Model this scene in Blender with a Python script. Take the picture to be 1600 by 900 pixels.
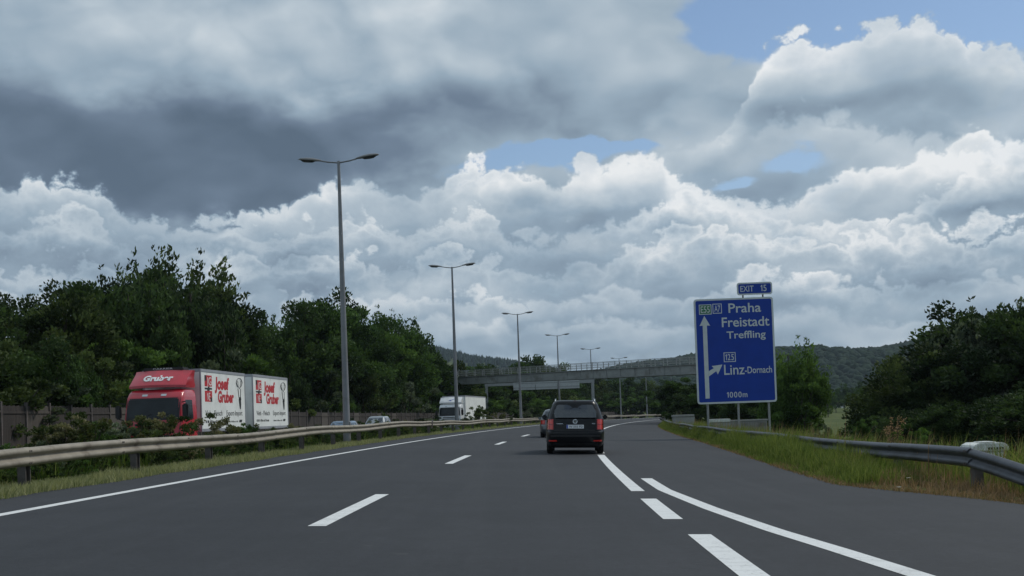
import bpy, bmesh, math, random
import numpy as np
from mathutils import Vector, Matrix, noise as mnoise

for _o in list(bpy.data.objects): bpy.data.objects.remove(_o)
scene = bpy.context.scene
COL = scene.collection
rnd = random.Random(7)
nrg = np.random.default_rng(11)

# ------------------------------------------------------------------ camera
F_PX, PITCH, ROLL, EYE = 1758.4, 0.02799, math.radians(2.0), 1.2
cam_d = bpy.data.cameras.new('camera'); cam = bpy.data.objects.new('camera', cam_d); COL.objects.link(cam)
cam_d.sensor_width = 36.0; cam_d.lens = F_PX / 1600 * 36.0
cam_d.shift_y = 150 / 1600.0                      # the photograph is cropped off-centre
cam_d.clip_start = 0.1; cam_d.clip_end = 12000
cam.matrix_world = Matrix.Translation((0, 0, EYE)) @ Matrix.Rotation(math.pi / 2 + PITCH, 4, 'X') @ Matrix.Rotation(-ROLL, 4, 'Z')
scene.camera = cam
scene.render.resolution_x = 1024; scene.render.resolution_y = 576
scene.view_settings.view_transform = 'Standard'; scene.view_settings.look = 'None'
scene.view_settings.gamma = 1.0; scene.view_settings.use_curve_mapping = False
scene.view_settings.exposure = 0.0
scene.cycles.max_bounces = 6; scene.cycles.diffuse_bounces = 2; scene.cycles.transparent_max_bounces = 12
scene.cycles.volume_bounces = 0; scene.cycles.caustics_reflective = False; scene.cycles.caustics_refractive = False

def px_dir(px, py):
    """world direction through a point of the 1600x900 photograph (used to lay out places and heights)"""
    u = px - 800; v = 600 - py
    U = u * math.cos(ROLL) + v * math.sin(ROLL); V = -u * math.sin(ROLL) + v * math.cos(ROLL)
    d = np.array([U, F_PX * math.cos(PITCH) - V * math.sin(PITCH), F_PX * math.sin(PITCH) + V * math.cos(PITCH)])
    return d / np.linalg.norm(d)
def at(px, py, Y):
    d = px_dir(px, py); d = d / d[1] * Y
    return float(d[0]), Y, float(d[2]) + EYE

# ------------------------------------------------------------------ sky and sun
SUN_AZ, SUN_EL = math.radians(62), math.radians(48)     # to the right of the view, fairly high
world = bpy.data.worlds.new('World'); scene.world = world; world.use_nodes = True
NT = world.node_tree; NT.nodes.clear()
class NB:
    """small helper that chains shader nodes"""
    def __init__(s, nt): s.nt = nt
    def n(s, t, **k):
        o = s.nt.nodes.new(t)
        for a, b in k.items(): setattr(o, a, b)
        return o
    def put(s, sock, v):
        if hasattr(v, 'is_output') or isinstance(v, bpy.types.NodeSocket): s.nt.links.new(v, sock)
        elif v is not None: sock.default_value = v
    def m(s, op, a, b=None, c=None, clamp=False):
        o = s.n('ShaderNodeMath', operation=op, use_clamp=clamp)
        s.put(o.inputs[0], a); s.put(o.inputs[1], b)
        if c is not None: s.put(o.inputs[2], c)
        return o.outputs[0]
    def v(s, op, a, b=None):
        o = s.n('ShaderNodeVectorMath', operation=op); s.put(o.inputs[0], a)
        if b is not None:
            if op == 'SCALE': s.put(o.inputs[3], b)
            else: s.put(o.inputs[1], b)
        return o.outputs[1] if op in ('LENGTH', 'DOT_PRODUCT') else o.outputs[0]
    def mix(s, fac, a, b):
        o = s.n('ShaderNodeMix', data_type='RGBA'); s.put(o.inputs[0], fac); s.put(o.inputs[6], a); s.put(o.inputs[7], b)
        return o.outputs[2]
    def ss(s, x, lo, hi, a=0.0, b=1.0):
        o = s.n('ShaderNodeMapRange', interpolation_type='SMOOTHSTEP'); s.put(o.inputs[0], x)
        for i, q in enumerate((lo, hi, a, b)): o.inputs[i + 1].default_value = q
        return o.outputs[0]
    def noise(s, vec, scale, detail=6, rough=.55, dist=0.0, out=0):
        o = s.n('ShaderNodeTexNoise'); s.put(o.inputs['Vector'], vec)
        o.inputs['Scale'].default_value = scale; o.inputs['Detail'].default_value = detail
        o.inputs['Roughness'].default_value = rough; o.inputs['Distortion'].default_value = dist
        return o.outputs[out]
    def vor(s, vec, scale, detail=3, smooth=.6):
        o = s.n('ShaderNodeTexVoronoi', feature='SMOOTH_F1'); s.put(o.inputs['Vector'], vec)
        o.inputs['Scale'].default_value = scale; o.inputs['Detail'].default_value = detail
        o.inputs['Smoothness'].default_value = smooth; o.inputs['Roughness'].default_value = .5
        return o.outputs['Distance']

# cloud masses of the day: (px, py, half width, half height, weight) as directions in the sky
CLOUD_MASS = [(250, 200, 420, 140, .5), (330, 300, 130, 60, .3), (620, 90, 350, 130, .4), (1000, 120, 130, 70, .35), (1380, 200, 300, 60, .3), (980, 100, 90, 60, .2)]
CLOUD_GAP = [(1160, 66, 58, 44, -1.25), (1225, 20, 95, 26, -1.0), (1340, 0, 120, 22, -.45), (1545, 22, 100, 40, -1.15), (800, 246, 110, 22, -1.3), (910, 222, 80, 14, -.9), (985, 208, 80, 12, -.8),
             (1140, 298, 60, 16, -.7), (1600, 185, 28, 36, -1.2), (1080, 60, 50, 16, -.4), (1270, 265, 60, 20, -.8)]
CLOUD_DARK = [(200, 262, 300, 72, .80), (20, 235, 200, 62, .5), (345, 322, 95, 48, .65), (520, 215, 190, 52, .40), (100, 140, 260, 50, .16), (880, 150, 150, 50, .28), (700, 165, 180, 40, .16)]
CLOUD_LIT = [(260, 15, 110, 50, .40), (520, 40, 220, 60, .18), (1000, 20, 120, 40, .16), (60, 60, 120, 60, .1)]
# cumulus banks, far behind each other towards the horizon: skyline through picture points, brightness of the heads, of the base, depth of the shading, roughness, edge softness
CLOUD_BANKS = [
    ([(900, 330), (1040, 300), (1110, 215), (1150, 175), (1185, 105), (1215, 72), (1245, 58), (1290, 66), (1350, 42), (1420, 30), (1480, 42), (1510, 62), (1550, 70), (1620, 84)], .90, .38, 70, 30, 9),
    ([(820, 330), (900, 290), (960, 262), (1040, 215), (1130, 198), (1230, 176), (1330, 180), (1430, 190), (1520, 196), (1620, 215)], .74, .42, 55, 36, 16),
    ([(-60, 285), (60, 290), (140, 290), (220, 330), (300, 350), (352, 356), (385, 328), (440, 304), (510, 284), (570, 272), (640, 286), (700, 276), (770, 264), (840, 260), (885, 262), (905, 244), (950, 230), (1030, 226), (1046, 262), (1110, 296), (1200, 306), (1285, 280), (1330, 250), (1400, 244), (1450, 236), (1500, 204), (1535, 192), (1560, 212), (1620, 205)], .97, .43, 62, 36, 11),
    ([(-60, 350), (120, 345), (260, 372), (420, 362), (560, 340), (640, 348), (720, 332), (800, 350), (900, 334), (1000, 326), (1080, 308), (1170, 322), (1250, 340), (1330, 352), (1420, 330), (1500, 258), (1560, 236), (1620, 232)], .94, .40, 42, 42, 11),
    ([(-60, 420), (150, 405), (330, 414), (480, 398), (600, 402), (700, 386), (780, 402), (900, 390), (1000, 384), (1100, 364), (1240, 376), (1320, 392), (1420, 376), (1620, 366)], .90, .38, 38, 44, 11),
    ([(-60, 470), (200, 462), (420, 470), (560, 462), (640, 446), (740, 458), (850, 452), (950, 440), (1060, 448), (1200, 430), (1330, 446), (1480, 420), (1620, 426)], .86, .40, 34, 34, 10),
    ([(-60, 520), (300, 515), (560, 518), (680, 500), (800, 508), (900, 498), (1050, 506), (1250, 484), (1400, 500), (1620, 476)], .74, .42, 32, 22, 10),
    ([(-60, 570), (500, 570), (800, 556), (1000, 560), (1300, 540), (1620, 536)], .64, .45, 40, 12, 12)]
BANK_TONE = [(985, 268, 80, 40, .30), (1450, 262, 130, 46, .17), (1570, 235, 60, 30, .06), (860, 292, 90, 26, .16), (420, 325, 70, 20, .14), (60, 315, 200, 44, -.22), (300, 355, 170, 40, -.14), (560, 290, 110, 34, -.08), (700, 400, 300, 40, -.06), (300, 420, 300, 50, -.10), (640, 462, 80, 22, .16), (1540, 340, 120, 16, -.16), (930, 350, 120, 14, -.14), (1330, 165, 190, 20, -.14), (1540, 420, 180, 18, -.12), (1100, 520, 500, 24, -.06)]
BANK_GAPS = [(430, 468, 45, 20, 1.0), (1140, 300, 40, 12, .9), (1275, 266, 40, 14, .8), (640, 425, 40, 12, .7), (900, 470, 60, 8, .5)]

def blob_sum(nb, vec, table):
    tot = None
    for (px, py, sx, sy, w) in table:
        d = px_dir(px, py)
        a = nb.v('SUBTRACT', vec, tuple(d))
        a = nb.v('MULTIPLY', a, (F_PX / sx, F_PX / sx, F_PX / sy))
        e = nb.m('EXPONENT', nb.m('MULTIPLY', nb.v('DOT_PRODUCT', a, a), -0.7))
        tot = nb.m('MULTIPLY_ADD', e, w, tot if tot is not None else 0.0)
    return tot

def build_world():
    nb = NB(NT)
    tc = nb.n('ShaderNodeTexCoord'); D = nb.v('NORMALIZE', tc.outputs['Generated'])
    sky = nb.n('ShaderNodeTexSky', sky_type='NISHITA', sun_disc=False, sun_elevation=SUN_EL, sun_rotation=SUN_AZ)
    sky.air_density = 1.0; sky.dust_density = .2; sky.ozone_density = 1.5
    sep = nb.n('ShaderNodeSeparateXYZ'); nb.put(sep.inputs[0], D)
    def plane(dx, dz):
        """the cloud layer seen in perspective: finer and flatter towards the horizon"""
        den = nb.m('ADD', nb.m('MAXIMUM', nb.m('ADD', sep.outputs[2], dz), 0.0), 0.42)
        c = nb.n('ShaderNodeCombineXYZ')
        nb.put(c.inputs[0], nb.m('DIVIDE', nb.m('ADD', sep.outputs[0], dx), den)); nb.put(c.inputs[1], nb.m('DIVIDE', sep.outputs[1], den)); return c.outputs[0]
    def n2(vec, scale, detail, rough, out=0):
        o = nb.noise(vec, scale, detail, rough, 0, out); o.node.noise_dimensions = '2D'; return o
    P0 = plane(0, 0)
    warp = nb.v('SUBTRACT', n2(P0, 5.0, 5, .55, 1), (.5, .5, .5))
    def heap(P, d1, d2, wv):
        a = nb.v('ADD', P, nb.v('SCALE', warp, wv))
        base = nb.m('MULTIPLY', nb.m('SUBTRACT', n2(a, 2.1, d1, .5), .5), 1.6)
        bil = nb.m('SUBTRACT', nb.m('ABSOLUTE', nb.m('SUBTRACT', n2(a, 5.6, d2, .5), .5)), .09)     # rounded heads parted by creases
        return nb.m('MULTIPLY_ADD', bil, 1.35, base)
    N0 = heap(P0, 7, 4, .07); L0 = heap(P0, 2.5, 2, .03); L1 = heap(plane(.008, .022), 2.5, 2, .03)
    cz = nb.n('ShaderNodeCombineXYZ'); ws = nb.n('ShaderNodeSeparateXYZ'); nb.put(ws.inputs[0], warp)
    nb.put(cz.inputs[0], nb.m('MULTIPLY', ws.outputs[0], .12)); nb.put(cz.inputs[2], nb.m('MULTIPLY', ws.outputs[1], .075))
    Dw = nb.v('ADD', D, cz.outputs[0])
    F0 = nb.m('ADD', nb.m('ADD', N0, COVER), blob_sum(nb, Dw, CLOUD_MASS + CLOUD_GAP))
    alpha = nb.m('MAXIMUM', nb.ss(F0, -.10, .34), nb.ss(sep.outputs[2], .01, .07, .9, 0.0))
    lit = nb.m('MULTIPLY_ADD', nb.m('SUBTRACT', L0, L1), .62, nb.m('MULTIPLY', nb.m('SUBTRACT', N0, L0), .35))
    br = nb.ss(nb.m('MULTIPLY_ADD', N0, .55, blob_sum(nb, Dw, CLOUD_LIT)), .10, .62)
    dk = nb.ss(nb.m('MULTIPLY_ADD', N0, -.30, blob_sum(nb, Dw, CLOUD_DARK)), .02, .95)
    t = nb.m('MULTIPLY_ADD', nb.m('MAXIMUM', nb.m('MINIMUM', lit, .22), -.20), .62, BASE_TONE)
    t = nb.m('MULTIPLY_ADD', br, .22, t); t = nb.m('MULTIPLY_ADD', dk, -.52, t)
    az = nb.m('ARCTAN2', sep.outputs[0], sep.outputs[1]); el = nb.m('ARCSINE', sep.outputs[2])
    aq = nb.m('ADD', az, .5); pv = nb.n('ShaderNodeCombineXYZ'); nb.put(pv.inputs[0], az); nb.put(pv.inputs[1], nb.m('MULTIPLY', el, 1.25))
    n1 = nb.m('ABSOLUTE', nb.m('SUBTRACT', n2(pv.outputs[0], 24, 6, .55), .5)); n0 = nb.m('SUBTRACT', n2(pv.outputs[0], 9, 3, .5), .5)
    puff = nb.m('MULTIPLY_ADD', nb.m('SUBTRACT', n1, .11), 4.2, nb.m('MULTIPLY', n0, 2.2))
    elp = nb.m('MULTIPLY', el, F_PX)
    keep = nb.ss(nb.m('MULTIPLY_ADD', n0, -.7, blob_sum(nb, Dw, BANK_GAPS)), .25, .7, 1.0, .1)
    bt = blob_sum(nb, Dw, BANK_TONE)
    patchy = nb.m('MULTIPLY_ADD', n0, 1.7, 1.0)
    for pts, hi, lo, deep, rough_, soft in CLOUD_BANKS:
        fc = nb.n('ShaderNodeFloatCurve'); cm_ = fc.mapping.curves[0]; nb.put(fc.inputs['Value'], aq)
        q = []
        for px, py in pts: d_ = px_dir(px, py); q.append((math.atan2(d_[0], d_[1]) + .5, (math.asin(d_[2]) + .1) / .6))
        cm_.points[0].location = q[0]; cm_.points[1].location = q[-1]
        for p_ in q[1:-1]: cm_.points.new(*p_)
        fc.mapping.update()
        top = nb.m('MULTIPLY', nb.m('MULTIPLY_ADD', fc.outputs[0], .6, -.1), F_PX)
        d = nb.m('SUBTRACT', nb.m('MULTIPLY_ADD', puff, rough_, top), elp)
        k_ = nb.m('MULTIPLY', nb.ss(d, -soft * .5, soft, 0.0, .95), keep)
        tone = nb.m('MULTIPLY_ADD', nb.m('EXPONENT', nb.m('MULTIPLY', nb.m('MAXIMUM', d, 0.0), -1.0 / deep)), nb.m('MULTIPLY', patchy, hi - lo), lo)
        tone = nb.m('ADD', nb.m('ADD', tone, bt), nb.m('MULTIPLY_ADD', puff, .055, nb.m('MULTIPLY', lit, .6)))
        t = nb.m('ADD', nb.m('MULTIPLY', t, nb.m('SUBTRACT', 1.0, k_)), nb.m('MULTIPLY', tone, k_))
        alpha = nb.m('MAXIMUM', alpha, k_)
    ramp = nb.n('ShaderNodeValToRGB'); nb.put(ramp.inputs[0], t)
    els = ramp.color_ramp.elements
    stops = [(0.0, (.095, .138, .195)), (.22, (.155, .212, .290)), (.5, (.315, .41, .50)), (.72, (.52, .60, .665)), (1.0, (.88, .90, .91))]
    els[0].position, els[1].position = 0.0, 1.0
    els[0].color = (*stops[0][1], 1); els[1].color = (*stops[-1][1], 1)
    for p_, c_ in stops[1:-1]:
        e = els.new(p_); e.color = (*c_, 1)
    bg1 = nb.n('ShaderNodeBackground'); nb.put(bg1.inputs[0], sky.outputs[0]); bg1.inputs[1].default_value = SKY_STRENGTH
    bg2 = nb.n('ShaderNodeBackground'); nb.put(bg2.inputs[0], ramp.outputs[0]); bg2.inputs[1].default_value = CLOUD_STRENGTH
    mx = nb.n('ShaderNodeMixShader'); nb.put(mx.inputs[0], alpha)
    NT.links.new(bg1.outputs[0], mx.inputs[1]); NT.links.new(bg2.outputs[0], mx.inputs[2])
    out = nb.n('ShaderNodeOutputWorld'); NT.links.new(mx.outputs[0], out.inputs[0])
    world.cycles.sampling_method = 'NONE'
COVER, BASE_TONE = .44, .57
SKY_STRENGTH, CLOUD_STRENGTH = 0.105, 1.0
build_world()
sun_d = bpy.data.lights.new('sun', 'SUN'); sun_d.energy = 2.0; sun_d.angle = math.radians(9); sun_d.color = (1.0, .95, .87)
sun = bpy.data.objects.new('sun', sun_d); COL.objects.link(sun)
_s = Vector((math.sin(SUN_AZ) * math.cos(SUN_EL), math.cos(SUN_AZ) * math.cos(SUN_EL), math.sin(SUN_EL)))
sun.rotation_euler = _s.to_track_quat('Z', 'Y').to_euler(); sun.location = (40, -20, 60)

# ------------------------------------------------------------------ lie of the land
BANK, DIP = 0.0322, .974e-5
def curve_x(Y):
    """lateral position of our lane's axis: the motorway bends to the right"""
    Y = np.asarray(Y, float); Yc = np.clip(Y, -60, 420)
    c = .01333 * Yc + .000549 * Yc ** 2 - 4.8e-8 * Yc ** 3
    s = .01333 + 2 * .000549 * Yc - 3 * 4.8e-8 * Yc ** 2
    return c + s * (Y - Yc)
def heading(Y): return -math.atan(float(curve_x(Y + .5) - curve_x(Y - .5)))
P_OFF = [-3500, -600, -120, -60, -34, -27, -24, -21.2, -12, -11.2, -9.2, -8.6, 6.9, 8.3, 9.5, 14, 22, 45, 140, 400, 3500]
P_Z = [40, 22, 7, 3, 1.0, .1, -.2, -.2, -.2, -.12, .24, .277, -.222, -.32, -.55, -1.7, -2.9, -3.8, -3.8, 0, 30]
def ground_z(off, Y):
    off = np.asarray(off, float); Y = np.asarray(Y, float)
    z = np.interp(off, P_OFF, P_Z) - DIP * np.clip(Y, 0, 330) ** 2
    far = np.clip((Y - 260) / 500, 0, 6)
    return z + np.where(off > 9, far * 7.0 * np.clip((off - 9) / 40, 0, 1), 0) + np.where(off < -24, far * 3.0, 0)
def place(off, Y, dz=0.0): return Vector((float(curve_x(Y)) + off, Y, float(ground_z(off, Y)) + dz))
def place_xy(X, Y, dz=0.0): return place(X - float(curve_x(Y)), Y, dz)
def off_at_px(px, off, py=640):
    """distance Y at which the line running at this offset passes the picture column px"""
    d = px_dir(px, py); d = d / d[1]; Ys = np.arange(5, 420, .05)
    o = d[0] * Ys - curve_x(Ys) - off; i = np.where(np.diff(np.sign(o)) != 0)[0]
    return float(Ys[i[0]])

# ------------------------------------------------------------------ object helpers
KIDS = {}
def tag(o, label=None, cat=None, group=None, kind=None):
    if label: o['label'] = label
    if cat: o['category'] = cat
    if group: o['group'] = group
    if kind: o['kind'] = kind
    return o
def link(name, me, mat=None, parent=None, loc=None, rot=None):
    o = bpy.data.objects.new(name, me); COL.objects.link(o)
    if mat is not None and me is not None and len(me.materials) == 0: me.materials.append(mat)
    if parent is not None: o.parent = parent; KIDS.setdefault(parent.name, []).append(o)
    if loc is not None: o.location = loc
    if rot is not None: o.rotation_euler = rot
    return o
def thing(name, label, cat, loc=(0, 0, 0), rot=(0, 0, 0), group=None):
    return tag(link(name, None, None, None, loc, rot), label, cat, group)
def copy_tree(o, parent=None):
    c = o.copy(); COL.objects.link(c); c.parent = parent
    if parent is not None: KIDS.setdefault(parent.name, []).append(c)
    for ch in list(KIDS.get(o.name, [])): copy_tree(ch, c)
    return c
def mesh_np(name, V, Fq, smooth=False, attr=None):
    V = np.asarray(V, np.float32); Fq = np.asarray(Fq, np.int32)
    me = bpy.data.meshes.new(name); n = Fq.shape[1]
    me.vertices.add(len(V)); me.vertices.foreach_set('co', V.ravel())
    me.loops.add(Fq.size); me.loops.foreach_set('vertex_index', Fq.ravel())
    me.polygons.add(len(Fq)); me.polygons.foreach_set('loop_start', np.arange(0, Fq.size, n, dtype=np.int32))
    if smooth: me.polygons.foreach_set('use_smooth', np.ones(len(Fq), bool))
    if attr is not None:
        for k, a in attr.items():
            at_ = me.attributes.new(k, 'FLOAT', 'POINT'); at_.data.foreach_set('value', np.asarray(a, np.float32))
    me.update(calc_edges=True); return me
class MB:
    """collects simple solids into one mesh"""
    def __init__(s): s.V = []; s.F = []
    def add(s, vs, fs):
        n = len(s.V); s.V += [tuple(v) for v in vs]; s.F += [tuple(n + i for i in f) for f in fs]; return s
    def box(s, x0, x1, y0, y1, z0, z1):
        return s.add([(x0, y0, z0), (x1, y0, z0), (x1, y1, z0), (x0, y1, z0), (x0, y0, z1), (x1, y0, z1), (x1, y1, z1), (x0, y1, z1)],
                     [(0, 3, 2, 1), (4, 5, 6, 7), (0, 1, 5, 4), (1, 2, 6, 5), (2, 3, 7, 6), (3, 0, 4, 7)])
    def bar(s, a, b, w, h=None):
        a = Vector(a); b = Vector(b); h = h or w; d = (b - a).normalized()
        up = Vector((0, 0, 1)) if abs(d.z) < .95 else Vector((0, 1, 0))
        r = d.cross(up).normalized() * w / 2; u = r.normalized().cross(d) * h / 2
        q = [a - r - u, a + r - u, a + r + u, a - r + u, b - r - u, b + r - u, b + r + u, b - r + u]
        return s.add(q, [(0, 1, 2, 3), (7, 6, 5, 4), (0, 4, 5, 1), (1, 5, 6, 2), (2, 6, 7, 3), (3, 7, 4, 0)])
    def tube(s, pts, rad, n=10):
        pts = [Vector(p) for p in pts]; rings = []
        for i, p in enumerate(pts):
            d = (pts[min(i + 1, len(pts) - 1)] - pts[max(i - 1, 0)]).normalized()
            up = Vector((0, 0, 1)) if abs(d.z) < .9 else Vector((0, 1, 0))
            r = d.cross(up).normalized(); u = r.cross(d); q = rad[i] if isinstance(rad, (list, tuple)) else rad
            rings.append([p + (r * math.cos(t) + u * math.sin(t)) * q for t in [2 * math.pi * k / n for k in range(n)]])
        vs = [v for r in rings for v in r]; fs = []
        for i in range(len(pts) - 1):
            for k in range(n): fs.append((i * n + k, i * n + (k + 1) % n, (i + 1) * n + (k + 1) % n, (i + 1) * n + k))
        fs.append(tuple(reversed(range(n)))); fs.append(tuple((len(pts) - 1) * n + k for k in range(n)))
        return s.add(vs, fs)
    def prism(s, poly, axis, a0, a1):
        """extrude a closed 2-D outline: axis 'x' takes (y,z), 'y' takes (x,z), 'z' takes (x,y)"""
        def P(p, a): return {'x': (a, p[0], p[1]), 'y': (p[0], a, p[1]), 'z': (p[0], p[1], a)}[axis]
        n = len(poly); vs = [P(p, a0) for p in poly] + [P(p, a1) for p in poly]
        fs = [tuple(range(n)), tuple(reversed(range(n, 2 * n)))] + [(i, n + i, n + (i + 1) % n, (i + 1) % n) for i in range(n)]
        return s.add(vs, fs)
    def mesh(s, name, smooth=False, bevel=0.0, seg=2):
        me = bpy.data.meshes.new(name); me.from_pydata(s.V, [], s.F)
        bm = bmesh.new(); bm.from_mesh(me)
        bmesh.ops.recalc_face_normals(bm, faces=bm.faces)
        if bevel > 0: bmesh.ops.bevel(bm, geom=[e for e in bm.edges if len(e.link_faces) == 2 and e.calc_face_angle(0) > .5], offset=bevel, segments=seg, affect='EDGES', clamp_overlap=True)
        if smooth:
            for f in bm.faces: f.smooth = True
        bm.to_mesh(me); bm.free()
        if smooth and hasattr(me, 'set_sharp_from_angle'): me.set_sharp_from_angle(angle=math.radians(40))
        me.update(); return me
    def build(s, name, mat, parent=None, smooth=False, bevel=0.0, loc=None, rot=None, seg=2):
        return link(name, s.mesh(name, smooth, bevel, seg), mat, parent, loc, rot)

# ------------------------------------------------------------------ materials
def mat(name, col, rough=.6, metal=0.0, var=.15, scale=8.0, bump=0.0, bscale=40.0, spec=.5, coat=0.0, dirt=None, dscale=1.5, stretch=None, rand=0.0):
    m = bpy.data.materials.new(name); m.use_nodes = True; nt = m.node_tree; nb = NB(nt)
    bs = nt.nodes['Principled BSDF']; tc = nb.n('ShaderNodeTexCoord'); P = tc.outputs['Object']
    if stretch: P = nb.v('MULTIPLY', P, stretch)
    f = nb.noise(P, scale, 6, .6)
    lo = tuple(max(0, c * (1 - var)) for c in col) + (1,); hi = tuple(min(1, c * (1 + var)) for c in col) + (1,)
    c = nb.mix(nb.ss(f, .3, .7), lo, hi)
    if dirt:
        c = nb.mix(nb.ss(nb.noise(tc.outputs['Object'], dscale, 7, .65), .48, .72), c, tuple(dirt) + (1,))
    if rand:
        oi = nb.n('ShaderNodeObjectInfo'); k = nb.m('MULTIPLY_ADD', nb.m('SUBTRACT', oi.outputs['Random'], .5), rand * 2, 1.0)
        c = nb.v('SCALE', c, k)
    nb.put(bs.inputs['Base Color'], c)
    nb.put(bs.inputs['Roughness'], nb.m('MULTIPLY_ADD', f, .16, rough - .08))
    bs.inputs['Metallic'].default_value = metal; bs.inputs['Specular IOR Level'].default_value = spec
    bs.inputs['Coat Weight'].default_value = coat; bs.inputs['Coat Roughness'].default_value = .06
    if bump:
        b = nb.n('ShaderNodeBump'); b.inputs['Strength'].default_value = bump; b.inputs['Distance'].default_value = .02
        nb.put(b.inputs['Height'], nb.noise(P, bscale, 4, .6)); nt.links.new(b.outputs[0], bs.inputs['Normal'])
    return m
def leaf_mat(name, dark, light, trans=.3, rough=.7):
    m = bpy.data.materials.new(name); m.use_nodes = True; nt = m.node_tree; nb = NB(nt)
    bs = nt.nodes['Principled BSDF']; out = nt.nodes['Material Output']
    a = nb.n('ShaderNodeAttribute'); a.attribute_name = 'hue'; oi = nb.n('ShaderNodeObjectInfo')
    t = nb.m('ADD', a.outputs['Fac'], nb.m('MULTIPLY', nb.m('SUBTRACT', oi.outputs['Random'], .5), .45), clamp=True)
    c = nb.mix(t, tuple(dark) + (1,), tuple(light) + (1,))
    nb.put(bs.inputs['Base Color'], c); bs.inputs['Roughness'].default_value = rough; bs.inputs['Specular IOR Level'].default_value = .12
    tr = nb.n('ShaderNodeBsdfTranslucent'); nb.put(tr.inputs[0], nb.v('MULTIPLY', c, (1.25, 1.3, .8)))
    mx = nb.n('ShaderNodeMixShader'); mx.inputs[0].default_value = trans
    nt.links.new(bs.outputs[0], mx.inputs[1]); nt.links.new(tr.outputs[0], mx.inputs[2]); nt.links.new(mx.outputs[0], out.inputs[0])
    return m
def glass_mat(name, tint, keep=.35, rough=.03):
    m = bpy.data.materials.new(name); m.use_nodes = True; nt = m.node_tree; nb = NB(nt); nt.nodes.remove(nt.nodes['Principled BSDF']); out = nt.nodes['Material Output']
    tr = nb.n('ShaderNodeBsdfTransparent'); tr.inputs[0].default_value = tuple(c * keep for c in tint) + (1,)
    gl = nb.n('ShaderNodeBsdfGlossy'); gl.inputs[0].default_value = (.9, .95, 1, 1); gl.inputs[1].default_value = rough
    fr = nb.n('ShaderNodeFresnel'); fr.inputs[0].default_value = 2.0
    tc = nb.n('ShaderNodeTexCoord')
    nb.put(gl.inputs[1], nb.m('MULTIPLY_ADD', nb.noise(tc.outputs['Object'], 4, 3), .06, rough))
    mx = nb.n('ShaderNodeMixShader'); nt.links.new(fr.outputs[0], mx.inputs[0])
    nt.links.new(tr.outputs[0], mx.inputs[1]); nt.links.new(gl.outputs[0], mx.inputs[2]); nt.links.new(mx.outputs[0], out.inputs[0])
    return m

def asphalt_mat():
    m = bpy.data.materials.new('asphalt'); m.use_nodes = True; nt = m.node_tree; nb = NB(nt); bs = nt.nodes['Principled BSDF']
    tc = nb.n('ShaderNodeTexCoord'); P = tc.outputs['Object']
    big = nb.noise(P, .16, 5, .6); fine = nb.noise(P, 42, 3, .7)
    streak = nb.noise(nb.v('MULTIPLY', P, (1.3, .03, 1)), 1.0, 5, .65)
    c = nb.mix(nb.ss(big, .3, .7), (.022, .0243, .029, 1), (.030, .0325, .038, 1))
    c = nb.mix(nb.m('MULTIPLY', nb.ss(streak, .45, .75), .45), c, (.042, .0445, .050, 1))
    c = nb.v('SCALE', c, nb.m('MULTIPLY_ADD', nb.m('SUBTRACT', fine, .5), 1.6, 1.0))
    mid = nb.noise(P, 11, 4, .7); blot = nb.noise(P, 1.3, 5, .65)
    c = nb.v('SCALE', c, nb.m('MULTIPLY', nb.m('MULTIPLY_ADD', nb.m('SUBTRACT', mid, .5), .75, 1.0), nb.m('MULTIPLY_ADD', nb.m('SUBTRACT', blot, .5), .45, 1.0)))
    grit = nb.ss(nb.noise(nb.v('MULTIPLY', P, (.5, 1.6, 1)), 5, 3, .5), .70, .76)
    c = nb.mix(nb.m('MULTIPLY', grit, .30), c, (.10, .10, .10, 1))
    nb.put(bs.inputs['Base Color'], c); nb.put(bs.inputs['Roughness'], nb.m('MULTIPLY_ADD', fine, .2, .72)); bs.inputs['Specular IOR Level'].default_value = .35
    b = nb.n('ShaderNodeBump'); b.inputs['Strength'].default_value = .5; b.inputs['Distance'].default_value = .008
    nb.put(b.inputs['Height'], fine); nt.links.new(b.outputs[0], bs.inputs['Normal']); return m
def paint_mat():
    m = bpy.data.materials.new('road_paint'); m.use_nodes = True; nt = m.node_tree; nb = NB(nt); bs = nt.nodes['Principled BSDF']
    tc = nb.n('ShaderNodeTexCoord'); P = tc.outputs['Object']
    w = nb.ss(nb.noise(P, 5, 8, .72), .56, .74); fine = nb.noise(P, 30, 4, .7)
    c = nb.mix(nb.m('MULTIPLY', w, .55), (.70, .71, .70, 1), (.30, .30, .30, 1)); c = nb.v('SCALE', c, nb.m('MULTIPLY_ADD', fine, .3, .85))
    chip = nb.ss(nb.noise(P, 26, 4, .65), .60, .68); c = nb.mix(nb.m('MULTIPLY', chip, .6), c, (.10, .10, .105, 1))
    track = nb.ss(nb.noise(nb.v('MULTIPLY', P, (1, 3.5, 1)), 1.2, 4, .6), .5, .72); c = nb.mix(nb.m('MULTIPLY', track, .35), c, (.28, .28, .28, 1))
    nb.put(bs.inputs['Base Color'], c); bs.inputs['Roughness'].default_value = .6
    return m
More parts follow.
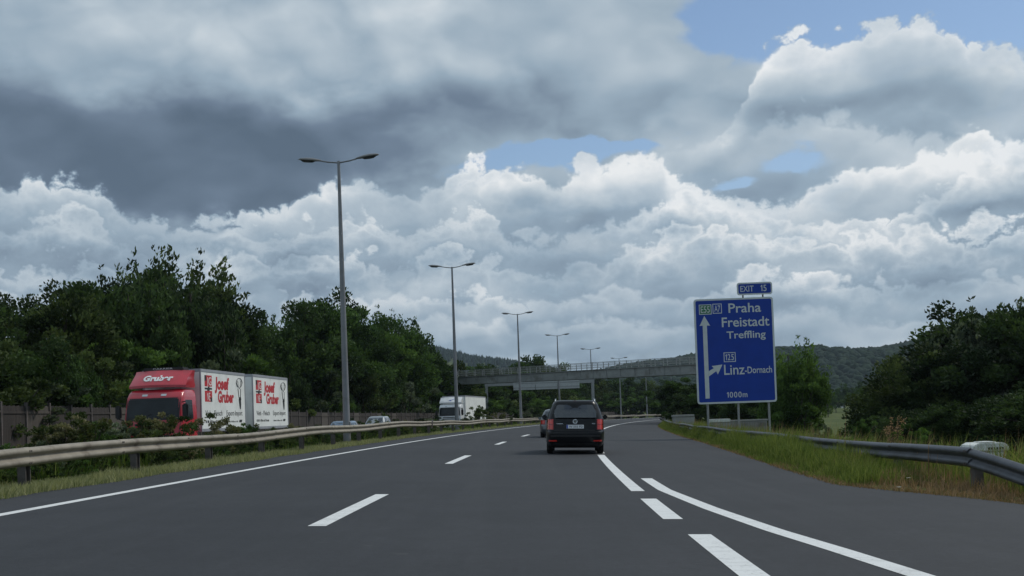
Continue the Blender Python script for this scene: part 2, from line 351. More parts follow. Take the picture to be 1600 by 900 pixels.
def soil_mat():
    m = bpy.data.materials.new('meadow_soil'); m.use_nodes = True; nt = m.node_tree; nb = NB(nt); bs = nt.nodes['Principled BSDF']
    tc = nb.n('ShaderNodeTexCoord'); P = tc.outputs['Object']
    c = nb.mix(nb.ss(nb.noise(P, .05, 6, .6), .35, .65), (.055, .085, .022, 1), (.095, .12, .035, 1))
    c = nb.mix(nb.ss(nb.noise(P, 1.6, 6, .65), .45, .7), c, (.07, .06, .03, 1))
    c = nb.v('SCALE', c, nb.m('MULTIPLY_ADD', nb.noise(P, 14, 4, .7), .8, .6))
    nb.put(bs.inputs['Base Color'], c); bs.inputs['Roughness'].default_value = .95; bs.inputs['Specular IOR Level'].default_value = .1
    b = nb.n('ShaderNodeBump'); b.inputs['Strength'].default_value = .7; b.inputs['Distance'].default_value = .05
    nb.put(b.inputs['Height'], nb.noise(P, 9, 5, .7)); nt.links.new(b.outputs[0], bs.inputs['Normal']); return m
def wood_mat():
    m = bpy.data.materials.new('weathered_boards'); m.use_nodes = True; nt = m.node_tree; nb = NB(nt); bs = nt.nodes['Principled BSDF']
    tc = nb.n('ShaderNodeTexCoord'); P = tc.outputs['Object']; oi = nb.n('ShaderNodeObjectInfo')
    sep = nb.n('ShaderNodeSeparateXYZ'); nb.put(sep.inputs[0], P)
    board = nb.m('FLOOR', nb.m('MULTIPLY', sep.outputs[1], 8.0)); wn = nb.n('ShaderNodeTexWhiteNoise', noise_dimensions='2D')
    cb = nb.n('ShaderNodeCombineXYZ'); nb.put(cb.inputs[0], board); nb.put(cb.inputs[1], oi.outputs['Random']); nb.put(wn.inputs['Vector'], cb.outputs[0])
    g = nb.noise(nb.v('MULTIPLY', P, (1, 14, 1.2)), 3, 6, .65)
    c = nb.mix(g, (.026, .021, .020, 1), (.060, .049, .043, 1)); c = nb.v('SCALE', c, nb.m('MULTIPLY_ADD', wn.outputs[0], .5, .65))
    pale = nb.ss(oi.outputs['Random'], .80, .86); c = nb.mix(nb.m('MULTIPLY', pale, .6), c, (.12, .105, .09, 1))
    nb.put(bs.inputs['Base Color'], c); bs.inputs['Roughness'].default_value = .85
    return m

M = {}
M['asphalt'] = asphalt_mat(); M['paint'] = paint_mat(); M['soil'] = soil_mat(); M['boards'] = wood_mat()
M['rail_old'] = mat('old_galvanised_rail', (.27, .24, .19), .6, .12, .14, 3, .1, 30, dirt=(.13, .105, .08), dscale=1.6, rand=.07)
M['rail_dull'] = mat('dull_grey_rail', (.085, .09, .10), .5, .25, .2, 4, .08, 30, dirt=(.05, .05, .05))
M['post_steel'] = mat('rusty_steel_post', (.115, .10, .095), .7, .2, .25, 6, .1, 30, dirt=(.07, .05, .04))
M['mast'] = mat('galvanised_mast', (.23, .235, .245), .5, .35, .12, 2, dirt=(.15, .145, .14), dscale=1.2, stretch=(1, 1, .2))
M['lamp_shell'] = mat('lamp_housing', (.20, .20, .20), .55, .1, .12, 6)
M['lamp_lens'] = mat('lamp_bowl', (.05, .055, .06), .2, 0, .1, 5)
M['blue'] = mat('sign_blue', (.010, .048, .33), .5, 0, .07, 2, spec=.3)
M['green'] = mat('sign_green', (.01, .16, .06), .45, 0, .05, 3)
M['white_foil'] = mat('white_sign_foil', (.60, .63, .63), .45, 0, .05, 4)
M['sign_rim'] = mat('grey_sign_rim', (.45, .47, .47), .5, .1, .08, 4)
M['galv'] = mat('galvanised_steel', (.30, .31, .31), .5, .35, .12, 4)
M['concrete'] = mat('grey_concrete', (.34, .34, .325), .85, 0, .12, 2.2, .15, 20, dirt=(.17, .16, .15), dscale=1.1)
M['bridge'] = mat('painted_bridge_steel', (.27, .285, .275), .7, 0, .12, .8, dirt=(.17, .17, .155), dscale=.7, stretch=(.3, .3, 2))
M['black_paint'] = mat('black_car_paint', (.005, .0055, .007), .3, 0, .1, 3, coat=.22, spec=.2)
M['black_plastic'] = mat('black_plastic', (.013, .013, .014), .55, 0, .15, 10)
M['rubber'] = mat('tyre_rubber', (.012, .012, .012), .85, 0, .2, 12)
M['rim'] = mat('alloy_rim', (.30, .31, .32), .35, .8, .1, 5)
M['red_lamp'] = mat('red_tail_lamp', (.40, .012, .014), .15, 0, .2, 14, coat=.8)
M['red_lamp_in'] = mat('red_lamp_reflector', (.62, .03, .02), .2, 0, .15, 10, coat=.8)
M['clear_lamp'] = mat('clear_headlamp', (.55, .57, .58), .12, .3, .1, 9, coat=.8)
M['chrome'] = mat('chrome_badge', (.62, .63, .64), .22, .9, .08, 6)
M['plate'] = mat('plate_white', (.72, .73, .74), .4, 0, .05, 5)
M['ink'] = mat('black_print', (.015, .015, .016), .5, 0, .1, 6)
M['red_print'] = mat('red_print', (.50, .012, .02), .45, 0, .08, 5)
M['eu_blue'] = mat('plate_blue', (.01, .05, .35), .4, 0, .05, 5)
M['glass'] = glass_mat('tinted_car_glass', (.55, .62, .62), .35)
M['seat'] = mat('dark_seat_fabric', (.035, .036, .038), .9, 0, .2, 12)
M['grey_paint'] = mat('grey_car_paint', (.11, .12, .13), .35, .4, .08, 3, coat=1.0)
M['blue_paint'] = mat('steel_blue_car_paint', (.07, .13, .21), .35, .35, .08, 3, coat=1.0)
M['silver_paint'] = mat('silver_car_paint', (.25, .27, .28), .35, .5, .08, 3, coat=1.0)
M['yellow_paint'] = mat('yellow_van_paint', (.72, .48, .03), .4, 0, .06, 3, coat=.8)
M['truck_red'] = mat('red_truck_paint', (.50, .012, .028), .38, 0, .07, 1.5, coat=.8, dirt=(.33, .02, .03), dscale=1.2)
M['truck_white'] = mat('white_truck_paint', (.72, .73, .74), .4, 0, .05, 1.5, coat=.5, dirt=(.58, .58, .57), dscale=1.0)
M['box_white'] = mat('white_box_wall', (.80, .82, .80), .55, 0, .04, 1.2, dirt=(.66, .67, .65), dscale=.9)
M['box_rim'] = mat('grey_box_frame', (.36, .37, .40), .5, .3, .08, 3)
M['chassis'] = mat('dark_chassis', (.025, .027, .035), .7, .1, .2, 5)
M['white_plastic'] = mat('white_lid', (.66, .68, .64), .5, 0, .08, 5, dirt=(.40, .41, .38), dscale=4)
M['bark'] = mat('tree_bark', (.06, .05, .04), .95, 0, .3, 5, .5, 18, stretch=(1, 1, .25))
M['stem'] = mat('brown_stem', (.075, .06, .035), .9, 0, .25, 9)
M['leaf_dark'] = leaf_mat('dark_foliage', (0.0134, 0.0254, 0.0109), (0.0689, 0.1129, 0.0377))
M['leaf_mid'] = leaf_mat('green_foliage', (0.0186, 0.0376, 0.0122), (0.0943, 0.1650, 0.0464))
M['leaf_olive'] = leaf_mat('olive_foliage', (0.0203, 0.0330, 0.0115), (0.1123, 0.1526, 0.0522))
M['leaf_fresh'] = leaf_mat('fresh_foliage', (0.0294, 0.0586, 0.0142), (0.1294, 0.2160, 0.0556))
M['leaf_silver'] = leaf_mat('willow_foliage', (0.0336, 0.0482, 0.0298), (0.1818, 0.2220, 0.1483))
M['leaf_bush'] = leaf_mat('mixed_bush_foliage', (.035, .055, .016), (.22, .20, .11))
M['leaf_far'] = leaf_mat('far_wood_foliage', (.010, .024, .014), (.024, .046, .022), .05, .95)
M['grass'] = leaf_mat('verge_grass', (.10, .135, .045), (.40, .39, .22), .3, .7)
M['tall_grass'] = leaf_mat('tall_green_grass', (.055, .105, .018), (.23, .26, .075), .35, .7)
M['dry_grass'] = leaf_mat('dry_reddish_grass', (.17, .12, .06), (.44, .28, .18), .25, .8)
M['petal'] = mat('pale_petal', (.62, .60, .55), .7, 0, .1, 8)
M['plaster'] = mat('white_plaster', (.72, .71, .68), .8, 0, .06, 1.0)
M['roof_tile'] = mat('brown_roof_tile', (.13, .095, .075), .8, 0, .2, 4)

# ================================================================== the setting
def sheet(name, Ys, left, right, nx, mat_, dz=0.0, parent=None, fill=None):
    """a strip of surface between two offset functions, draped on the banked ground"""
    Ys = np.asarray(Ys, float); L = np.array([left(y) for y in Ys]); R = np.array([right(y) for y in Ys])
    t = np.linspace(0, 1, nx + 1); off = L[:, None] + (R - L)[:, None] * t[None]; YY = np.repeat(Ys[:, None], nx + 1, 1)
    X = curve_x(YY) + off; Z = (fill(off, YY) if fill else ground_z(off, YY)) + dz
    V = np.stack([X, YY, Z], -1).reshape(-1, 3); n = nx + 1
    i = np.arange(len(Ys) - 1)[:, None] * n + np.arange(nx)[None]; i = i.ravel()
    return link(name, mesh_np(name, V, np.stack([i, i + 1, i + n + 1, i + n], 1), True), mat_, parent)
def seq(a, b, step): return np.linspace(a, b, max(2, int(round((b - a) / step)) + 1))

# ground: one sheet out to the hills, following the profile of motorway, median, embankment and valley
gY = np.concatenate([seq(-140, 0, 10), seq(2, 140, 2), seq(145, 420, 5), seq(440, 1000, 20), seq(1060, 3000, 80)])
gO = np.concatenate([seq(-2900, -400, 250), seq(-380, -60, 20), seq(-55, -25, 2.5), seq(-24, 26, .5), seq(28, 60, 2), seq(65, 400, 15), seq(430, 2600, 200)])
def ground_fill(off, Y):
    base = ground_z(off, Y); inside = ((off > -8.0) & (off < road_r(Y) - .1)) | ((off > -20.6) & (off < -12.3))
    lump = np.sin(off * 1.7 + Y * .9) * np.sin(Y * .37 + off * .4) * .035
    return np.where(inside, base - .12, base + np.where((np.abs(off) > 9) & (np.abs(off) < 60), lump, 0))
RR_Y = [-140, 0, 12, 14.9, 16.4, 17.6, 19.0, 24, 34.6, 47, 75, 113, 150, 190, 420, 3000]
RR_O = [7.4, 7.2, 6.6, 6.4, 5.95, 5.45, 5.0, 5.2, 5.7, 6.1, 6.3, 6.1, 5.6, 5.0, 4.8, 4.8]
def road_r(Y): return np.interp(Y, RR_Y, RR_O)
def road_l(Y): return -7.75 - .10 * math.sin(Y * .11) + .05 * math.sin(Y * 1.3) - np.interp(Y, [20, 60, 80], [0, .35, .1])
nO = len(gO); OO, YY = np.meshgrid(gO, gY); XX = np.clip(curve_x(YY) + OO, -3000, 3000)
V = np.stack([XX, YY, ground_fill(OO, YY)], -1).reshape(-1, 3)
ii = (np.arange(len(gY) - 1)[:, None] * nO + np.arange(nO - 1)[None]).ravel()
ground = tag(link('ground', mesh_np('ground', V, np.stack([ii, ii + 1, ii + nO + 1, ii + nO], 1), True), M['soil']), kind='structure')

roadY = np.concatenate([seq(-60, 0, 5), seq(.5, 60, .5), seq(61, 140, 1.0), seq(144, 420, 4)])
rr_n = {round(float(y), 3): .10 * mnoise.noise(Vector((0, y * .9, 3))) + .05 * mnoise.noise(Vector((5, y * 4, 1))) for y in roadY}
road = tag(sheet('motorway', roadY, road_l, lambda y: road_r(y) + rr_n[round(float(y), 3)], 12, M['asphalt'], .004), kind='structure')
opp = tag(sheet('opposite_carriageway', roadY, lambda y: -20.6, lambda y: -12.3, 6, M['asphalt'], .004), kind='structure')
def mark(name, y0, y1, off, w, parent=road, dz=.008, o2=None, step=1.0):
    f = (lambda y: off - w / 2) if o2 is None else (lambda y: off + (o2 - off) * (y - y0) / (y1 - y0) - w / 2)
    return sheet(name, seq(y0, y1, step), f, lambda y: f(y) + w, 2, M['paint'], dz, parent)
mark('edge_line', -20, 330, -6.53, .17, step=.8)
for y0, y1 in [(-5.6, -.4), (12.17, 17.02), (27.56, 33.1), (44.9, 49.5), (61.3, 66.4), (77.6, 82.8), (94, 99), (110.5, 115.5), (127, 132), (143.5, 148.5)]:
    mark('lane_dash', y0, y1, -2.40, .20)
mark('wide_dash', 17.57, 33.3, 1.50, .21)
mark('wide_dash', 12.87, 15.98, 1.52, .225); mark('wide_dash', 7.9, 11.23, 1.59, .23); mark('wide_dash', 2.6, 6.0, 1.62, .23)
mark('edge_line', 34.6, 330, 1.56, .20)
SO_Y = [4, 6.5, 8.37, 9.9, 11.6, 14.3, 17.8, 21.05]; SO_O = [3.2, 3.0, 2.80, 2.63, 2.41, 2.16, 1.935, 1.915]
sheet('ramp_line', seq(4, 21.05, .4), lambda y: np.interp(y, SO_Y, SO_O) - .10, lambda y: np.interp(y, SO_Y, SO_O) + .11, 2, M['paint'], .008, road)
mark('edge_line', -20, 330, -12.75, .16, opp); mark('edge_line', -20, 330, -20.2, .16, opp)
for k in range(18): mark('lane_dash', 6 + k * 18, 12 + k * 18, -16.5, .16, opp)

# ------------------------------------------------------------------ guard rails
W_PROF = [(0, .155), (.018, .150), (.062, .128), (.081, .100), (.081, .072), (.060, .046), (.022, .022), (.012, 0), (.022, -.022), (.060, -.046), (.081, -.072), (.081, -.100), (.062, -.128), (.018, -.150), (0, -.155)]
def beam_mesh(pts, side):
    """pts: list of (position, height offset); profile faces +x when side=+1"""
    prof = W_PROF + [(x - .005, z) for x, z in reversed(W_PROF)]
    n = len(prof); V = []; Fq = []
    for p in pts: V += [(p[0] + side * a, p[1], p[2] + b) for a, b in prof]
    for i in range(len(pts) - 1):
        for k in range(n): Fq.append((i * n + k, i * n + (k + 1) % n, (i + 1) * n + (k + 1) % n, (i + 1) * n + k))
    me = mesh_np('rail_beam', V, Fq, True); return me
def guard_rail(label, mrail, mpost, side, offf, heightf, y0, y1, seg=4.0, post_step=2.0, post_far=170, post0=.55):
    root = thing('guard_rail', label, 'guard rail', place(offf(y0), y0))
    o0 = root.location
    y = y0; k = 0
    while y < y1 - .01:
        e = min(y + seg, y1); lap = .16
        ys = np.linspace(y, e + lap, 5)
        pts = []
        for q in ys:
            p = place(offf(q), q, heightf(q)) - o0; f_ = (q - y) / (e + lap - y)
            p.x += side * (.010 * f_ + .008 * (k % 2) * (1 - f_)); p.z += .004 * math.sin(k * 2.1)
            pts.append(p)
        link('rail_beam', beam_mesh(pts, side), mrail, root)
        b = MB()
        for dy in (.05, .11):                    # bolt heads in the lap joint
            for dz in (.10, -.10):
                p = pts[0]; b.box(p.x + side * .082, p.x + side * .100, p.y + dy - .014, p.y + dy + .014, p.z + dz - .014, p.z + dz + .014)
        if y < 60: tag(b.build('joint_bolts', mpost, root), kind='stuff')
        y = e; k += 1
    pm = MB(); pm.prism([(-.07, -.09), (.07, -.09), (.07, -.07), (-.05, -.07), (-.05, .07), (.07, .07), (.07, .09), (-.07, .09)], 'z', -.5, .70)
    pmesh = pm.mesh('post'); pmesh.materials.append(mpost)
    y = y0 + post0
    if post0 < 0: y += post_step * 2
    while y < min(y1, post_far):
        p = place(offf(y), y) - o0; h = heightf(y)
        q = link('post', pmesh, None, root, (p.x - side * .085, p.y, p.z + h - .60), (0, 0, heading(y))); y += post_step
    return root
lr_h = lambda y: .60 + .03 * math.sin(y * .35) + .025 * math.sin(y * .12 + 1) + np.interp(y, [14, 20, 34, 60, 110], [-.13, -.06, .02, .06, -.03]) + (.05 * math.exp(-((y - 68) / 2.0) ** 2))
lrail = guard_rail('long beige weathered guard rail on the median beside the left lane', M['rail_old'], M['post_steel'], 1, lambda y: -8.5, lr_h, 10.5, 300, post_step=4.95, post0=-1.7)
o0 = lrail.location; p = place(-8.5, 68.2) - o0
MB().bar((p.x + .10, p.y, p.z + .36), (p.x + .13, p.y + .4, p.z + .88), .10, .03).build('bent_strap', M['post_steel'], lrail)
orail = guard_rail('pale guard rail on the far verge in front of the timber noise fence', M['rail_old'], M['post_steel'], 1, lambda y: -21.1, lambda y: .62, 30, 210, post_step=4.0)
RR_OFF = lambda y: float(np.interp(y, [8, 13.6, 17.6, 30, 55, 80, 110, 140], [7.2, 7.0, 6.75, 6.75, 6.85, 6.9, 6.8, 6.2]))
RR_H = lambda y: float(np.interp(y, [12, 13.6, 17.6, 18, 22, 140], [-.15, .06, .50, .50, .47, .44])) + .015 * math.sin(y * .4)
rrail = guard_rail('dark grey guard rail on the right verge sloping down to its near end', M['rail_dull'], M['post_steel'], -1, RR_OFF, RR_H, 13.6, 112, post_step=4.0, post0=4.1)

# ------------------------------------------------------------------ lamp masts on the median
ORD = ['first', 'second', 'third', 'fourth', 'fifth', 'sixth', 'seventh', 'eighth', 'ninth', 'tenth', 'eleventh', 'twelfth', 'thirteenth', 'fourteenth', 'fifteenth',
       'sixteenth', 'seventeenth', 'eighteenth', 'nineteenth', 'twentieth']
ORD += ['twenty-' + w for w in ORD[:9]] + ['thirtieth'] + ['thirty-' + w for w in ORD[:9]] + ['fortieth'] + ['forty-' + w for w in ORD[:9]] + ['fiftieth']
def lamp_head():
    secs = [(0, .05, .04), (.10, .085, .065), (.35, .145, .10), (.65, .15, .105), (.92, .11, .075), (1.02, .04, .03)]
    n = 14; V = []; Fq = []
    for (x, w, h) in secs:
        for k in range(n):
            t = 2 * math.pi * k / n; zz = math.sin(t); V.append((x, math.cos(t) * w, (zz * h if zz > 0 else zz * h * .35) + .03 * x))
    for i in range(len(secs) - 1):
        for k in range(n): Fq.append((i * n + k, i * n + (k + 1) % n, (i + 1) * n + (k + 1) % n, (i + 1) * n + k))
    m = MB(); m.add(V, Fq + [tuple(range(n)), tuple((len(secs) - 1) * n + k for k in range(n))]); return m.mesh('lamp_head', True)
def lamp_bowl():
    n = 12; V = [(.58 + math.cos(2 * math.pi * k / n) * .33, math.sin(2 * math.pi * k / n) * .115, -.015) for k in range(n)] + [(.58 + math.cos(2 * math.pi * k / n) * .22, math.sin(2 * math.pi * k / n) * .075, -.075) for k in range(n)]
    m = MB(); m.add(V, [(k, (k + 1) % n, n + (k + 1) % n, n + k) for k in range(n)] + [tuple(n + k for k in range(n)), tuple(range(n))]); return m.mesh('lamp_bowl', True)
LAMP_S = [48.5, 83.7, 123.8, 158.5, 193.7, 227.8, 262, 297]
lamp0 = thing('street_lamp', '', 'street lamp', group='double-arm street lamps along the median')
H = 12.26
MB().tube([(0, 0, -.35), (0, 0, .9), (0, 0, .95), (0, 0, H * .55), (0, 0, H)], [.165, .16, .15, .112, .062], 16).build('pole', M['mast'], lamp0, True)
MB().box(.128, .166, -.075, .075, .45, .95).build('access_door', M['mast'], lamp0, False, .006)
head_me = lamp_head(); bowl_me = lamp_bowl()
for s in (-1, 1):
    MB().tube([(s * .03, 0, H - .07), (s * .45, 0, H - .02), (s * .82, 0, H + .06)], [.035, .032, .03], 8).build('arm', M['mast'], lamp0, True)
    hd = link('lamp_head', head_me, M['lamp_shell'], lamp0, (s * .77, 0, H + .055), (0, math.radians(-5), 0 if s > 0 else math.pi))
    link('bowl', bowl_me, M['lamp_lens'], hd)
lamp_lab = ['tallest in view', 'second nearest to us', 'third nearest to us', 'fourth nearest to us', 'fifth nearest to us', 'sixth nearest to us', 'seen under the footbridge left of its last', 'farthest of the row, seen under the footbridge']
for i, S in enumerate(LAMP_S):
    o = lamp0 if i == 0 else copy_tree(lamp0)
    o.location = place(-9.11, S); o.rotation_euler = (0, 0, heading(S) - .05); o['label'] = 'double-arm grey street lamp on the median, ' + lamp_lab[i]

# ------------------------------------------------------------------ lettering
def text_mesh(body, bold=.012, extrude=.002, shear=0.0):
    cu = bpy.data.curves.new('lettering', 'FONT'); cu.body = body; cu.size = 1.0; cu.offset = bold; cu.extrude = extrude; cu.shear = shear; cu.resolution_u = 4
    o = bpy.data.objects.new('lettering', cu); COL.objects.link(o)
    dg = bpy.context.evaluated_depsgraph_get(); me = bpy.data.meshes.new_from_object(o.evaluated_get(dg))
    bpy.data.objects.remove(o); bpy.data.curves.remove(cu); me.name = 'lettering'; me.materials.clear(); return me
_cap = text_mesh('H', 0.0); CAP = max(v.co.y for v in _cap.vertices); bpy.data.meshes.remove(_cap)
def text_fit(body, x0, x1, base, cap, mat_, parent, to3, bold=.012, name='lettering', shear=0.0):
    """letters fitted between x0 and x1 on a face; to3 maps (x, y, height above the face) to the parent's space"""
    me = text_mesh(body, bold, .002, shear); xs = [v.co.x for v in me.vertices]; a, b = min(xs), max(xs)
    for v in me.vertices:
        v.co = Vector(to3(x0 + (v.co.x - a) / (b - a) * (x1 - x0), base + v.co.y * cap / CAP, v.co.z + .0035))
    me.update(); return link(name, me, mat_, parent)
def digits_fit(body, x0, x1, base, cap, mat_, parent, to3, bold=.010):
    """road-sign numerals: even widths, a 1 with a flag"""
    V = []; Fs = []; x = 0.0
    for ch in body:
        if ch == '1':
            s_ = CAP; poly = [(.13 * s_, 0), (.27 * s_, 0), (.27 * s_, s_), (.15 * s_, s_), (.0, .80 * s_), (.0, .66 * s_), (.13 * s_, .76 * s_)]
            n = len(poly); v = [(p[0], p[1], .002) for p in poly] + [(p[0], p[1], -.002) for p in poly]
            f = [(0, 1, 2, 3, 6), (3, 4, 5, 6)] + [(i, (i + 1) % n, n + (i + 1) % n, n + i) for i in range(n)]; w = .27 * s_
        else:
            me = text_mesh(ch, bold); xs = [q.co.x for q in me.vertices]; a_, b_ = min(xs), max(xs); w = (.52 if ch.isdigit() else .74) * CAP
            v = [((q.co.x - a_) / (b_ - a_) * w, q.co.y, q.co.z) for q in me.vertices]; f = [tuple(q.vertices) for q in me.polygons]; bpy.data.meshes.remove(me)
        n0 = len(V); V += [(q[0] + x, q[1], q[2]) for q in v]; Fs += [tuple(n0 + i for i in q) for q in f]; x += w + .15 * CAP
    W = x - .15 * CAP; m_ = MB()
    m_.add([to3(x0 + q[0] / W * (x1 - x0), base + q[1] * cap / CAP, q[2] + .0035) for q in V], Fs); return tag(m_.build('lettering', mat_, parent), kind='stuff')
def flat_poly(name, poly, mat_, parent, to3, lift=.003, thick=.003):
    """a flat printed shape with a little thickness"""
    n = len(poly); V = [to3(x, y, lift) for x, y in poly] + [to3(x, y, lift - thick) for x, y in poly]
    m = MB(); m.add(V, [tuple(range(n)), tuple(reversed(range(n, 2 * n)))] + [(i, (i + 1) % n, n + (i + 1) % n, n + i) for i in range(n)])
    return m.build(name, mat_, parent)
def round_rect(x0, x1, y0, y1, r, n=5):
    P = []
    for cx, cy, a0 in ((x1 - r, y0 + r, -90), (x1 - r, y1 - r, 0), (x0 + r, y1 - r, 90), (x0 + r, y0 + r, 180)):
        for k in range(n + 1):
            a = math.radians(a0 + 90 * k / n); P.append((cx + r * math.cos(a), cy + r * math.sin(a)))
    return P
def ring_frame(m, x0, x1, y0, y1, w, to3, lift=.003):
    a = [(x0, y0), (x1, y0), (x1, y1), (x0, y1)]; b = [(x0 + w, y0 + w), (x1 - w, y0 + w), (x1 - w, y1 - w), (x0 + w, y1 - w)]
    V = [to3(*p, lift) for p in a + b] + [to3(*p, lift - .003) for p in a + b]
    Fq = []
    for i in range(4):
        j = (i + 1) % 4; Fq += [(i, j, 4 + j, 4 + i), (8 + i, 12 + i, 12 + j, 8 + j), (i, 8 + i, 8 + j, j), (4 + i, 4 + j, 12 + j, 12 + i)]
    m.add(V, Fq)

# ------------------------------------------------------------------ direction sign
SY = 54.0
a = at(1083.5, 468, SY); b = at(1090.5, 632, SY); c_ = at(1207, 462, SY)
SW = c_[0] - a[0]; SZ0 = b[2]; SH = a[2] - b[2]
sign = thing('direction_sign', 'large blue motorway direction sign on three posts behind the right rail', 'road sign', place_xy(a[0], SY), (0, 0, math.radians(-1.0)))
sb = Vector((0, 0, SZ0 - sign.location.z))            # lower left corner of the panel
def s3(x, y, l): return (sb.x + x, sb.y - l, sb.z + y)
MB().prism([(x + sb.x, y + sb.z) for x, y in round_rect(0, SW, 0, SH, .14)], 'y', .004, .05).build('panel_back', M['sign_rim'], sign)
rim = MB()
o_ = round_rect(0, SW, 0, SH, .14); i_ = round_rect(.085, SW - .085, .085, SH - .085, .08); n = len(o_)
rim.add([s3(x, y, .004) for x, y in o_] + [s3(x, y, .004) for x, y in i_] + [s3(x, y, -.004) for x, y in o_] + [s3(x, y, -.004) for x, y in i_],
        [q for i in range(n) for q in ((i, (i + 1) % n, n + (i + 1) % n, n + i), (i, 2 * n + i, 2 * n + (i + 1) % n, (i + 1) % n), (n + i, n + (i + 1) % n, 3 * n + (i + 1) % n, 3 * n + i))])
rim.build('white_border', M['white_foil'], sign)
MB().prism([(x + sb.x, y + sb.z) for x, y in round_rect(.083, SW - .083, .083, SH - .083, .08)], 'y', -.001, .003).build('panel', M['blue'], sign)
def T(body, u0, u1, vb, capv, m_='white_foil', bold=.012): text_fit(body, u0 * SW, u1 * SW, (1 - vb) * SH, capv * SH, M[m_], sign, s3, bold)
T('Praha', .435, .845, .138, .086); T('Freistadt', .345, .943, .272, .088); T('Treffling', .40, .89, .384, .066)
T('Linz', .35, .607, .727, .094, bold=.008); T('-Dornach', .612, .952, .720, .062, bold=.010); digits_fit('1000m', .374 * SW, .63 * SW, .055 * SH, .052 * SH, M['white_foil'], sign, s3)
for (u0, u1, v0, v1, body, fillm) in ((.064, .222, .052, .148, 'E55', 'green'), (.236, .352, .048, .142, 'A7', None), (.352, .502, .515, .607, '125', None)):
    m_ = MB(); ring_frame(m_, u0 * SW, u1 * SW, (1 - v1) * SH, (1 - v0) * SH, .035, s3); m_.build('number_frame', M['white_foil'], sign)
    if fillm: flat_poly('number_field', [(u0 * SW + .036, (1 - v1) * SH + .036), (u1 * SW - .036, (1 - v1) * SH + .036), (u1 * SW - .036, (1 - v0) * SH - .036), (u0 * SW + .036, (1 - v0) * SH - .036)], M[fillm], sign, s3, .0022, .001)
    if body == '125': digits_fit(body, (u0 + .022) * SW, (u1 - .022) * SW, (1 - v1 + .018) * SH, (v1 - v0 - .036) * SH, M['white_foil'], sign, s3)
    else: T(body, u0 + .022, u1 - .022, v1 - .018, v1 - v0 - .036, bold=.010)
U = lambda u, v: (u * SW, (1 - v) * SH)
flat_poly('straight_arrow', [U(.103, .947), U(.156, .947), U(.156, .252), U(.197, .255), U(.128, .160), U(.064, .255), U(.103, .252)], M['white_foil'], sign, s3)
flat_poly('branch_arrow', [U(.157, .737), U(.157, .688), U(.222, .660), U(.196, .640), U(.332, .629), U(.270, .722), U(.250, .690)], M['white_foil'], sign, s3)
for u in (.13, .515, .90):
    gz_ = float(place_xy(a[0] + u * SW, SY).z) - sign.location.z
    MB().tube([(u * SW, .11, gz_ - .4), (u * SW, .11, sb.z + SH * .97)], .055, 10).build('post', M['galv'], sign, True)
ex = thing('exit_sign', 'small blue exit number plate on top of the direction sign', 'road sign', (sign.location.x + .555 * SW, SY + .01, SZ0 + SH), (0, 0, math.radians(-1.0)))
EW, EH, EZ = .445 * SW, .60, .13
def e3(x, y, l): return (x, -l, y + EZ)
MB().prism([(x, y + EZ) for x, y in round_rect(0, EW, 0, EH, .12)], 'y', .001, .04).build('plate_rim', M['white_foil'], ex)
MB().prism([(x, y + EZ) for x, y in round_rect(.07, EW - .07, .07, EH - .07, .07)], 'y', -.003, .002).build('plate', M['blue'], ex)
text_fit('EXIT', .16, .80, .16, .28, M['white_foil'], ex, e3, .008); digits_fit('15', 1.14, 1.42, .16, .30, M['white_foil'], ex, e3, .008)
for x in (.24, EW - .5): MB().box(x, x + .07, .005, .035, -.06, EZ + .05).build('bracket', M['post_steel'], ex)

# ------------------------------------------------------------------ timber noise fence beyond the opposite carriageway
FO = -23.2
fence = thing('noise_fence', 'long dark timber noise fence along the far side of the opposite carriageway', 'fence', place(FO, 30))
f0 = fence.location
pan = MB()
for k in range(16): pan.box(-.03 + .006 * (k % 2), .03, -1.0 + k * .125 + .004, -1.0 + k * .125 + .121, -.3, 2.62 + .015 * ((k * 7) % 3))
for z in (.35, 2.3): pan.box(.03, .07, -1.0, 1.0, z, z + .10)
pan_me = pan.mesh('panel'); pan_me.materials.append(M['boards'])
pst_me = MB().box(-.055, .055, -.06, .06, -.4, 2.78).mesh('post', False, .008); pst_me.materials.append(M['post_steel'])
y = 31.0
while y < 300:
    p = place(FO, y) - f0; hd_ = heading(y); dh = float(np.interp(y, [40, 110, 200], [.0, -.35, -.4]))
    link('panel', pan_me, None, fence, (p.x, p.y, p.z + dh + .02 * math.sin(y)), (0, 0, hd_))
    q = place(FO, y + 1.06) - f0; link('post', pst_me, None, fence, (q.x + .03, q.y, q.z + dh), (0, 0, hd_)); y += 2.12

